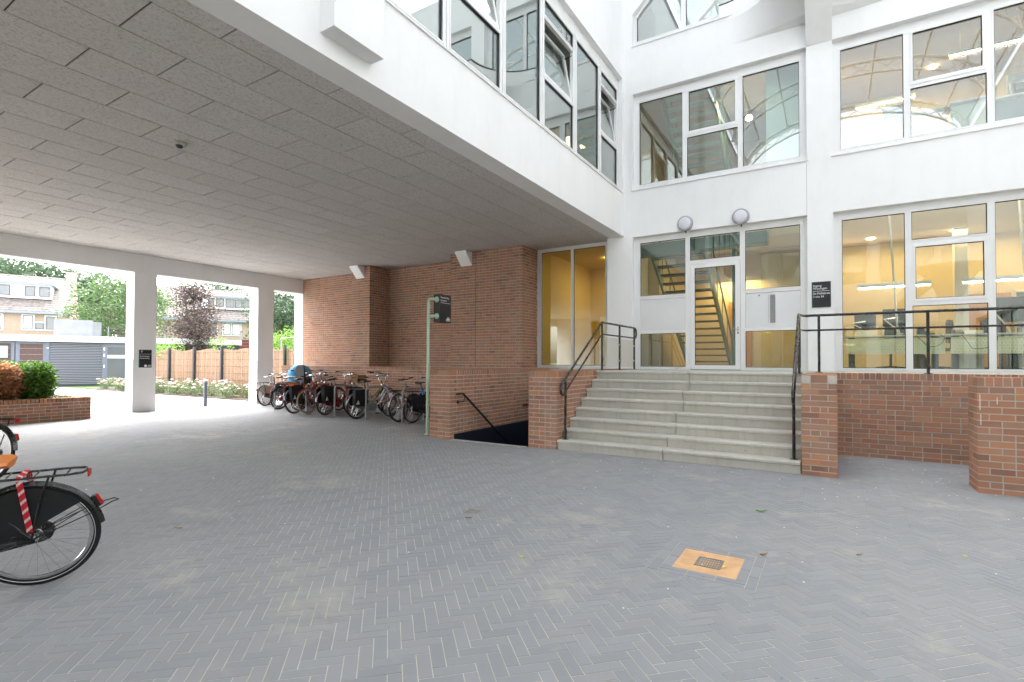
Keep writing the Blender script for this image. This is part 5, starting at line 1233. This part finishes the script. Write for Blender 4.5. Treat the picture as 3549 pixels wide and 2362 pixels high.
t.links.new(ramp(t, wv.outputs['Fac'], [(.0, (.50, .008, .02)), (.74, (.50, .008, .02)), (.82, (.70, .50, .48)), (1, (.70, .50, .48))]), p.inputs['Base Color']); p.inputs['Roughness'].default_value = .8; MATS['strap'] = m
BM = {}
def bmesh_(key, fn, mat, smooth=True):
    if (key, mat) not in BM:
        me = mesh(key, fn(), smooth); me.materials.append(MATS[mat]); BM[(key, mat)] = me
    return BM[(key, mat)]
def bpart(name, key, fn, mat, parent, smooth=True, loc=(0, 0, 0)):
    o = bpy.data.objects.new(name, bmesh_(key, fn, mat, smooth)); COL.objects.link(o); o.parent = parent; o.location = loc; OFF[o.name] = Vector((0, 0, 0)); return o
def torus(r, rt_, n=36, seg=8, sy=1.0):
    mb = MB(); vs = []
    for i in range(n):
        a = 2*math.pi*i/n
        for k in range(seg):
            b = 2*math.pi*k/seg; q = r+rt_*math.cos(b); vs.append((q*math.cos(a), rt_*sy*math.sin(b), q*math.sin(a)))
    return mb.add(vs, [(i*seg+k, i*seg+(k+1) % seg, ((i+1) % n)*seg+(k+1) % seg, ((i+1) % n)*seg+k) for i in range(n) for k in range(seg)])
def spokes(r, n=28, w=.0016):
    mb = MB()
    for i in range(n):
        a = 2*math.pi*i/n; s_ = 1 if i % 2 else -1; b = a+s_*(.75 if (i//2) % 2 else -.75)*.9
        mb.tube([(.025*math.cos(b), s_*.028, .025*math.sin(b)), (r*math.cos(a), 0, r*math.sin(a))], w, 4)
    return mb
def wheel(bike, x, r, tyre, thick=.0, sw=.0016, n=28):
    w = bpart('wheel', 'hub', lambda: MB().lathe([(.012, -.06), (.012, -.035), (.03, -.032), (.022, -.02), (.022, .02), (.03, .032), (.012, .035), (.012, .06)], (0, 0, 0), (0, 1, 0), 14), 'chrome', bike, True, (x, 0, r))
    hi = 64 if sw < .0015 else 36
    bpart('tyre', f'tyre{r}{hi}{thick}', lambda: torus(r-.020-thick/2, .019+thick/2, hi, 10), tyre, w)
    if hi > 40: bpart('reflective_line', f'refl{r}', lambda: MB().tube([((r-.030)*math.cos(R(k*6)), .0185, (r-.030)*math.sin(R(k*6))) for k in range(60)], .0022, 5, closed=True).tube([((r-.030)*math.cos(R(k*6)), -.0185, (r-.030)*math.sin(R(k*6))) for k in range(60)], .0022, 5, closed=True), 'reflect_strip', w)
    bpart('rim', f'rim{r}{hi}', lambda: torus(r-.052, .014, hi, 8, .8), 'chrome', w)
    bpart('spokes', f'sp{r}{sw}', lambda: spokes(r-.055, n, sw), 'chrome', w, False)
    return w
def fender_mb(r, a0, a1, width=.055, th=.003):
    mb = MB(); n = 26; vs = []
    for i in range(n+1):
        a = R(a0+(a1-a0)*i/n); ca, sa = math.cos(a), math.sin(a)
        for rr_, yy in ((r-.018, -width/2), (r-.004, -width*.36), (r+.004, 0), (r-.004, width*.36), (r-.018, width/2)): vs.append((rr_*ca, yy, rr_*sa))
    for i in range(n+1):
        a = R(a0+(a1-a0)*i/n); ca, sa = math.cos(a), math.sin(a)
        for rr_, yy in ((r-.018-th, -width/2+th), (r-.004-th, -width*.34), (r+.004-th, 0), (r-.004-th, width*.34), (r-.018-th, width/2-th)): vs.append((rr_*ca, yy, rr_*sa))
    o = (n+1)*5
    f = [(i*5+k, i*5+k+1, (i+1)*5+k+1, (i+1)*5+k) for i in range(n) for k in range(4)]+[(o+i*5+k, o+(i+1)*5+k, o+(i+1)*5+k+1, o+i*5+k+1) for i in range(n) for k in range(4)]
    return mb.add(vs, f)
def saddle_mb():
    mb = MB(); sec = [(-.14, .085, .0, .045), (-.11, .105, .012, .06), (-.04, .095, .012, .05), (.04, .05, .008, .04), (.11, .028, .006, .035), (.145, .018, -.004, .025)]; seg = 10; vs = []
    for x, w, top, h in sec:
        for k in range(seg):
            a = 2*math.pi*k/seg; vs.append((x, w*math.cos(a), top-h/2+h/2*math.sin(a)+(.012 if abs(math.cos(a)) > .8 and x < -.03 else 0)))
    f = [(i*seg+k, i*seg+(k+1) % seg, (i+1)*seg+(k+1) % seg, (i+1)*seg+k) for i in range(len(sec)-1) for k in range(seg)]+[tuple(range(seg-1, -1, -1)), tuple((len(sec)-1)*seg+k for k in range(seg))]
    return mb.add(vs, f)
def make_bike(label, loc, heading, lean=0, col='b_black', fork=None, step=True, fender='b_black', saddle='saddle_black', tyre='black_rubber', ftyre=None, r=.35, rack=True, guard=None, case='b_black', bag=None, crate=False, bar='sweep', steer=0, lamp=True, sw=.0018, scale=1.0, case_mat=None, fine=False, seat_h=.98):
    b = thing('bicycle', label, 'bicycle', loc, rot=(R(lean), 0, R(heading))); b.scale = (scale,)*3; OFF[b.name] = Vector((0, 0, 0))
    hub, fh = (0, 0, r), (1.10, 0, r); bb = (.46, 0, r-.06); st = (.31, 0, .80); hd0, hd1 = (.935, 0, .66), (.875, 0, .90)
    T = 12 if fine else 8
    def frame():
        mb = MB(); mb.tube([bb, (.40, 0, .5), (.33, 0, .74), (.30, 0, .86)], .0165, T)
        mb.tube([hd0, hd1], .021, T)
        if step: mb.tube([(.925, 0, .70), (.80, 0, .48), (.62, 0, .335), bb], .019, T); mb.tube([(.90, 0, .80), (.76, 0, .60), (.58, 0, .47), (.385, 0, .46)], .016, T)
        else: mb.tube([(.93, 0, .69), bb], .019, T); mb.tube([(.89, 0, .83), (.31, 0, .80)], .016, T)
        for s_ in (-1, 1):
            mb.tube([(bb[0]-.04, s_*.03, bb[2]), (.2, s_*.045, r-.03), (0, s_*.065, r)], .0115, T); mb.tube([(.325, s_*.012, .77), (.28, s_*.045, .70), (0, s_*.065, r)], .009, T)
        return mb
    key = f'{step}{r}{T}'
    bpart('frame', 'frame'+key, frame, col, b)
    bpart('seat_post', 'sp'+str(seat_h), lambda: MB().tube([(.31, 0, .80), (.272, 0, seat_h-.04)], .0125, 10), 'chrome', b)
    bpart('saddle', 'saddle', saddle_mb, saddle, b, True, (.235, 0, seat_h)); 
    def forkm():
        mb = MB(); mb.tube([hd0, (.955, 0, .60)], .02, T)
        for s_ in (-1, 1): mb.tube([(.95, s_*.012, .62), (.975, s_*.05, .55), (1.035, s_*.055, .42), (1.10, s_*.055, r)], [.012, .0125, .011, .009], T)
        return mb
    bpart('fork', 'fork'+key, forkm, fork or col, b)
    def barm():
        mb = MB(); mb.tube([hd1, (.86, 0, 1.0), (.875, 0, 1.07)], .0125, T)
        if bar == 'sweep': pts = [(.60, .29, 1.06), (.73, .285, 1.065), (.84, .22, 1.085), (.90, .10, 1.10), (.885, 0, 1.085)]
        elif bar == 'high': pts = [(.60, .30, 1.16), (.72, .295, 1.17), (.83, .22, 1.18), (.88, .08, 1.12), (.875, 0, 1.085)]
        else: pts = [(.80, .31, 1.07), (.86, .20, 1.08), (.885, 0, 1.075)]
        return mb.tube(pts+[(x, -y, z) for x, y, z in reversed(pts[:-1])], .0115, T)
    hb = bpart('handlebar', f'bar{bar}{T}', barm, 'chrome', b)
    gx = {'sweep': ((.58, .292, 1.06), (.71, .287, 1.064)), 'high': ((.58, .30, 1.16), (.70, .296, 1.168)), 'flat': ((.785, .33, 1.068), (.835, .225, 1.078))}[bar]
    for s_ in (-1, 1):
        bpart('grip', f'grip{bar}{s_}', lambda: MB().tube([(gx[0][0], s_*gx[0][1], gx[0][2]), (gx[1][0], s_*gx[1][1], gx[1][2])], .0165, 10), 'black_rubber', hb)
        bpart('brake_lever', f'lev{bar}{s_}', lambda: MB().tube([(gx[1][0]+.03, s_*gx[1][1], gx[1][2]-.005), (gx[1][0], s_*(gx[1][1]+.01), gx[1][2]-.04), (gx[1][0]-.10, s_*(gx[1][1]+.01), gx[1][2]-.045)], .006, 6), 'steel', hb)
    wheel(b, 0, r, tyre, 0, sw); wheel(b, 1.10, r, ftyre or tyre, 0, sw)
    fr_, ff_ = (8, 148) if fine else (-2, 165), (5, 150)
    bpart('mudguard', f'mgr{r}{fine}', lambda: fender_mb(r+.022, 18 if fine else 25, 158 if False else 172) if False else fender_mb(r+.022, 8, 172), fender, b, True, hub)
    bpart('mudguard', f'mgf{r}', lambda: fender_mb(r+.022, 35, 175), fender, b, True, fh)
    if rack:
        def rk():
            mb = MB(); y = .065; z = r+.415
            mb.tube([(.27, y*.6, z-.02), (.18, y, z), (-.20, y, z+.012), (-.27, y*.75, z+.014), (-.285, 0, z+.014), (-.27, -y*.75, z+.014), (-.20, -y, z+.012), (.18, -y, z), (.27, -y*.6, z-.02)], .008, 8)
            for x in (-.18, -.02, .12): mb.tube([(x, y, z+.005), (x, -y, z+.005)], .005, 6)
            for s_ in (-1, 1): mb.tube([(-.10, s_*y, z+.008), (-.06, s_*.08, z-.12), (0, s_*.075, r)], .007, 8)
            return mb
        bpart('rack', f'rack{r}', rk, 'black_paint' if fine else 'black_matt', b)
        bpart('rack_reflector', f'rr{r}', lambda: MB().box(-.300, -.290, -.028, .028, r+.39, r+.43), 'reflect_red', b, False)
    tlp = bpart('tail_lamp', f'tl{r}', lambda: MB().prism([(-.358, r+.175), (-.338, r+.165), (-.300, r+.24), (-.322, r+.248)], 1, -.018, .018), 'black_matt', b, False)
    bpart('lens', f'tlens{r}', lambda: MB().prism([(-.367, r+.182), (-.3585, r+.176), (-.3225, r+.248), (-.331, r+.250)], 1, -.015, .015), 'reflect_red', tlp, False)
    if lamp: bpart('headlamp', 'hl', lambda: MB().lathe([(.015, -.05), (.04, -.03), (.048, .03), (.044, .04)], (.985, 0, .80), (1, 0, -.08), 14), 'chrome', b)
    if case:
        def cs():
            mb = MB(); out = []
            for i in range(10): a = R(90+180*i/9); out.append((-.02+.065*math.cos(a), r+.065*math.sin(a)))
            for i in range(10): a = R(-90+180*i/9); out.append((.46+.105*math.cos(a), r-.06+.105*math.sin(a)))
            return mb.prism(out, 1, -.075, -.035)
        bpart('chain_case', f'case{r}', cs, case, b, False)
    def cr():
        mb = MB(); mb.tube([(.46, -.10, r-.06), (.46, .09, r-.06)], .015, 8); mb.tube([(.46, -.10, r-.06), (.52, -.11, r-.215)], .010, 6); mb.tube([(.46, .09, r-.06), (.40, .10, r+.095)], .010, 6); return mb
    ck = bpart('crank', f'crank{r}', cr, 'chrome', b)
    for q in ((.52, -.155, r-.215), (.40, .145, r+.095)): bpart('pedal', 'pedal', lambda: MB().box(-.045, .045, -.045, .045, -.012, .012), 'black_rubber', ck, False, q)
    if not fine: bpart('kickstand', f'ks{r}', lambda: MB().tube([(.05, .07, r-.03), (.02, .13, .15), (-.02, .19, .012)], .008, 6), 'steel', b)
    if guard:
        def gd():
            out = [(.40, r+.10), (.36, r+.36)]
            for i in range(13): a = R(60+78*i/12*1.0); out.append((.345*math.cos(a)+.0, r+.345*math.sin(a)))
            out += [(-.08, r+.12), (.0, r+.05), (.2, r+.02)]
            return MB().prism(out, 1, -.066, -.062).prism(out, 1, .062, .066)
        bpart('coat_guard', f'guard{r}', gd, guard, b, False)
    if bag:
        for s_ in (-1, 1):
            pr_ = [(-.24, r+.40), (.16, r+.40), (.15, r+.05), (.08, r+.0), (-.16, r+.0), (-.23, r+.08)]
            pb = bpart('pannier', f'bag{s_}{r}', lambda: MB().prism(pr_, 1, min(s_*.075, s_*.19), max(s_*.075, s_*.19)), bag, b, False)
            bpart('flap', f'flap{s_}{r}', lambda: MB().prism([(-.245, r+.42), (.165, r+.42), (.16, r+.2), (-.24, r+.2)], 1, min(s_*.188, s_*.198), max(s_*.188, s_*.198)), bag, pb, False)
            bpart('reflective_patch', f'rp{s_}{r}', lambda: MB().prism([(-.20, r+.06), (-.09, r+.06), (-.14, r+.17)], 1, min(s_*.19, s_*.1945), max(s_*.19, s_*.1945)), 'reflect_strip', pb, False)
        bpart('pannier_top', f'bagtop{r}', lambda: MB().box(-.24, .16, -.19, .19, r+.415, r+.43), bag, b, False)
    if crate:
        def crt():
            mb = MB(); x0, x1, y0, y1, z0, z1 = .98, 1.30, -.2, .2, .84, 1.08
            for i in range(3):
                z = z0+i*.085; mb.box(x0, x1, y0, y0+.012, z, z+.07).box(x0, x1, y1-.012, y1, z, z+.07).box(x0, x0+.012, y0+.012, y1-.012, z, z+.07).box(x1-.012, x1, y0+.012, y1-.012, z, z+.07)
            return mb.box(x0, x1, y0, y1, z0-.012, z0)
        bpart('crate', 'crate', crt, 'crate_wood', b, False)
    return b
# bikes parked along the brick wall
HB = 104
make_bike('pale grey bicycle with white saddle, parked against the second column', (-15.88, 10.28, 0), 106, -6, 'b_white', saddle='saddle_white', fender='b_white', guard='coat_clear', bar='sweep')
make_bike('pink bicycle with brown saddle and black mudguards', (-14.45, 9.81, 0), 95, 5, 'b_pink', saddle='saddle_brown', fender='b_black', case='b_pink', bar='high')
make_bike('bicycle with bright orange panniers standing behind the pink one', (-14.15, 10.35, 0), 100, -4, 'b_pink', bag='bag_orange', case=None, bar='high')
make_bike('black bicycle with black panniers and orange tail light', (-12.93, 9.26, 0), 98, -5, 'b_black', bag='bag_black', fender='b_silver', bar='sweep', saddle='saddle_black')
make_bike('red bicycle facing out with tan front tyre', (-12.62, 10.53, 0), -88, 5, 'b_red', ftyre='tyre_tan', tyre='black_rubber', fender='b_red', case='b_red', step=False, bar='sweep', saddle='saddle_brown')
make_bike('maroon bicycle with wooden front crate', (-12.3, 9.8, 0), 92, 3, 'b_maroon', step=False, crate=True, case='b_maroon', bar='high')
make_bike('dark red roadster with straight top tube and black panniers', (-11.79, 9.41, 0), 101, -4, 'b_maroon', bag='bag_black', step=False, fender='b_silver', case='b_maroon', bar='sweep')
make_bike('black bicycle with brown saddle wedged between pink and black bikes', (-13.55, 9.85, 0), 98, 5, 'b_black', saddle='saddle_brown', bar='high')
make_bike('dark grey bicycle leaning on the hoop stand behind the pale one', (-15.1, 10.25, 0), 112, -7, 'b_grey', bar='sweep', guard='bag_black')
make_bike('black bicycle standing behind the dark red roadster', (-11.35, 10.0, 0), 82, 4, 'b_black', bar='high', fender='b_black')
make_bike('silver step-through bicycle with large black panniers', (-10.40, 9.27, 0), 86, 4, 'b_silver', bag='bag_black', fender='b_silver', case='b_grey', bar='high')
make_bike('olive green bicycle squeezed in beside the silver one', (-11.0, 9.72, 0), 84, -5, 'b_olive', fender='b_black', bar='sweep', case=None)
make_bike('small grey child bicycle with red reflector between the adult bikes', (-10.1, 10.15, 0), 74, 6, 'b_grey', r=.35, scale=.72, rack=False, bar='flat', case=None, fender='b_grey')
make_bike('grey bicycle with silver mudguards next to the blue one', (-9.03, 9.37, 0), 92, -3, 'b_grey', fender='b_silver', bar='flat', case=None, seat_h=1.05)
make_bike('bright blue bicycle with black coat guards near the green pole', (-8.60, 9.38, 0), 90, 3, 'b_blue', guard='bag_black', fender='b_black', bar='sweep')
make_bike('black bicycle half hidden behind the green pole', (-7.75, 9.5, 0), 86, 6, 'b_black', fender='b_white', bar='high', guard=None)
# bikes on the left
make_bike('black town bicycle with orange saddle and red striped strap', (-4.50, 1.30, 0), 238, -10, 'b_black', guard='bag_black', saddle='saddle_orange', fender='black_paint', sw=.00135, fine=True, seat_h=.88, scale=.99)
nb_ = [o for o in bpy.data.objects if o.name.startswith('bicycle') and o.type == 'EMPTY'][-1]
for s_ in (-1, 1):
    for q in (0, 1, 2):
        bpart('strap', f'strap{s_}{q}', lambda: MB().obox((.034-.0115*q, s_*.082, .35+.235), (.0095, .003, .35), Matrix.Rotation(R(7), 3, 'Y')), 'strap', nb_, False)
bpart('strap_hook', 'hook', lambda: MB().box(-.02, .07, .074, .086, .335, .36).box(-.02, .07, -.086, -.074, .335, .36), 'black_matt', nb_, False)
bpart('strap_top', 'strtop', lambda: MB().box(.03, .062, -.07, .07, .776, .782), 'strap', nb_, False)
bpart('mudguard_loop', 'loop', lambda: MB().tube([(-.0, .07, .35), (-.33, .05, .50), (-.42, .03, .55), (-.45, 0, .55), (-.42, -.03, .55), (-.33, -.05, .52), (0, -.07, .35)], .0035, 6), 'black_matt', nb_)
bpart('mudguard_stay', 'stay', lambda: MB().tube([(0, .07, .35), (-.31, .04, .545)], .003, 6).tube([(0, -.07, .35), (-.31, -.04, .545)], .003, 6), 'black_matt', nb_)
make_bike('bicycle with silver rack parked further in behind the orange saddle', (-8.72, 2.0, 0), 203, 9, 'b_grey', saddle='saddle_black', fender='b_black', bar='sweep', guard=None)
# cargo trike with blue rain tent
t_ = thing('cargo_trike', 'cargo bicycle box with tall blue rain tent and black child seat', 'cargo bike', (-15.25, 11.1, 0), rot=(0, 0, R(35))); OFF[t_.name] = Vector((0, 0, 0))
part('box', MB().prism([(-.45, .35), (.45, .35), (.5, .80), (-.5, .80)], 1, -.32, .32), 'crate_wood', t_)
part('rain_tent', MB().lathe([(.40, 0), (.40, .18), (.37, .34), (.29, .47), (.17, .55), (.03, .58)], (0, 0, .80), seg=22), 'tent_blue', t_, True)
part('tent_trim', MB().tube([(.41*math.cos(R(15*k)), .41*math.sin(R(15*k)), .98) for k in range(24)], .014, 6, closed=True), 'b_white', t_); part('tent_window', MB().obox((.2, -.345, 1.05), (.2, .02, .2), Matrix.Rotation(R(28), 3, 'Z')), 'b_white', t_)
for s_ in (-1, 1): bpart('wheel', 'twheel', lambda: torus(.23, .02, 30, 8), 'black_rubber', t_, True, (.2, s_*.40, .25))
bpart('rear_wheel', 'twheel', lambda: torus(.23, .02, 30, 8), 'black_rubber', t_, True, (-1.0, 0, .25)); part('frame_tube', MB().tube([(-.4, 0, .5), (-.8, 0, .45), (-1.0, 0, .25)], .02, 8).tube([(-.8, 0, .45), (-.85, 0, .95)], .018, 8).tube([(.2, -.42, .25), (.2, .42, .25)], .015, 8), 'b_black', t_)
t_ = thing('child_seat', 'black plastic child seat mounted above the parked bicycles', 'child seat', (-13.56, 9.90, .80), rot=(0, 0, R(98))); OFF[t_.name] = Vector((0, 0, 0))
part('shell', MB().prism([(-.16, .0), (.16, .0), (.17, .25), (.15, .50), (.08, .56), (-.08, .56), (-.15, .50), (-.17, .25)], 0, -.03, .03).box(-.03, .24, -.15, .15, .0, .07).box(0, .22, -.17, -.14, .05, .2).box(0, .22, .14, .17, .05, .2), 'child_seat', t_); part('foot_rest', MB().box(.18, .26, -.16, .16, -.22, -.18).box(.2, .23, -.16, -.13, -.2, .02).box(.2, .23, .13, .16, -.2, .02), 'child_seat', t_)
# cycle stands
def stand(x, y, label):
    pts = [(x, y, 0), (x, y, .72)]+[(x, y+.1-.1*math.cos(R(90*i/5)), .72+.1*math.sin(R(90*i/5))) for i in range(1, 6)]+[(x-.06, y+.75, .82)]+[(x-.08, y+.85-.1+.1*math.sin(R(90*i/5)), .72+.1*math.cos(R(90*i/5))) for i in range(0, 6)]+[(x-.08, y+.85, 0)]
    t_ = thing('cycle_stand', label, 'cycle stand', (x, y, 0)); part('hoop', MB().tube(pts, .024, 10), 'galv', t_, True)
    for q in ((x, y), (x-.08, y+.85)): part('foot_ring', MB().lathe([(.045, 0), (.045, .006)], (q[0], q[1], 0), seg=14), 'galv', t_)
stand(-14.40, 9.62, 'galvanised hoop stand beside the pink bicycle'); stand(-12.78, 9.52, 'galvanised hoop stand between black and red bicycles')
stand(-11.47, 9.44, 'galvanised hoop stand right of the dark red roadster'); stand(-10.10, 9.29, 'galvanised hoop stand in front of the silver bicycle'); stand(-8.80, 9.25, 'galvanised hoop stand beside the bright blue bicycle')
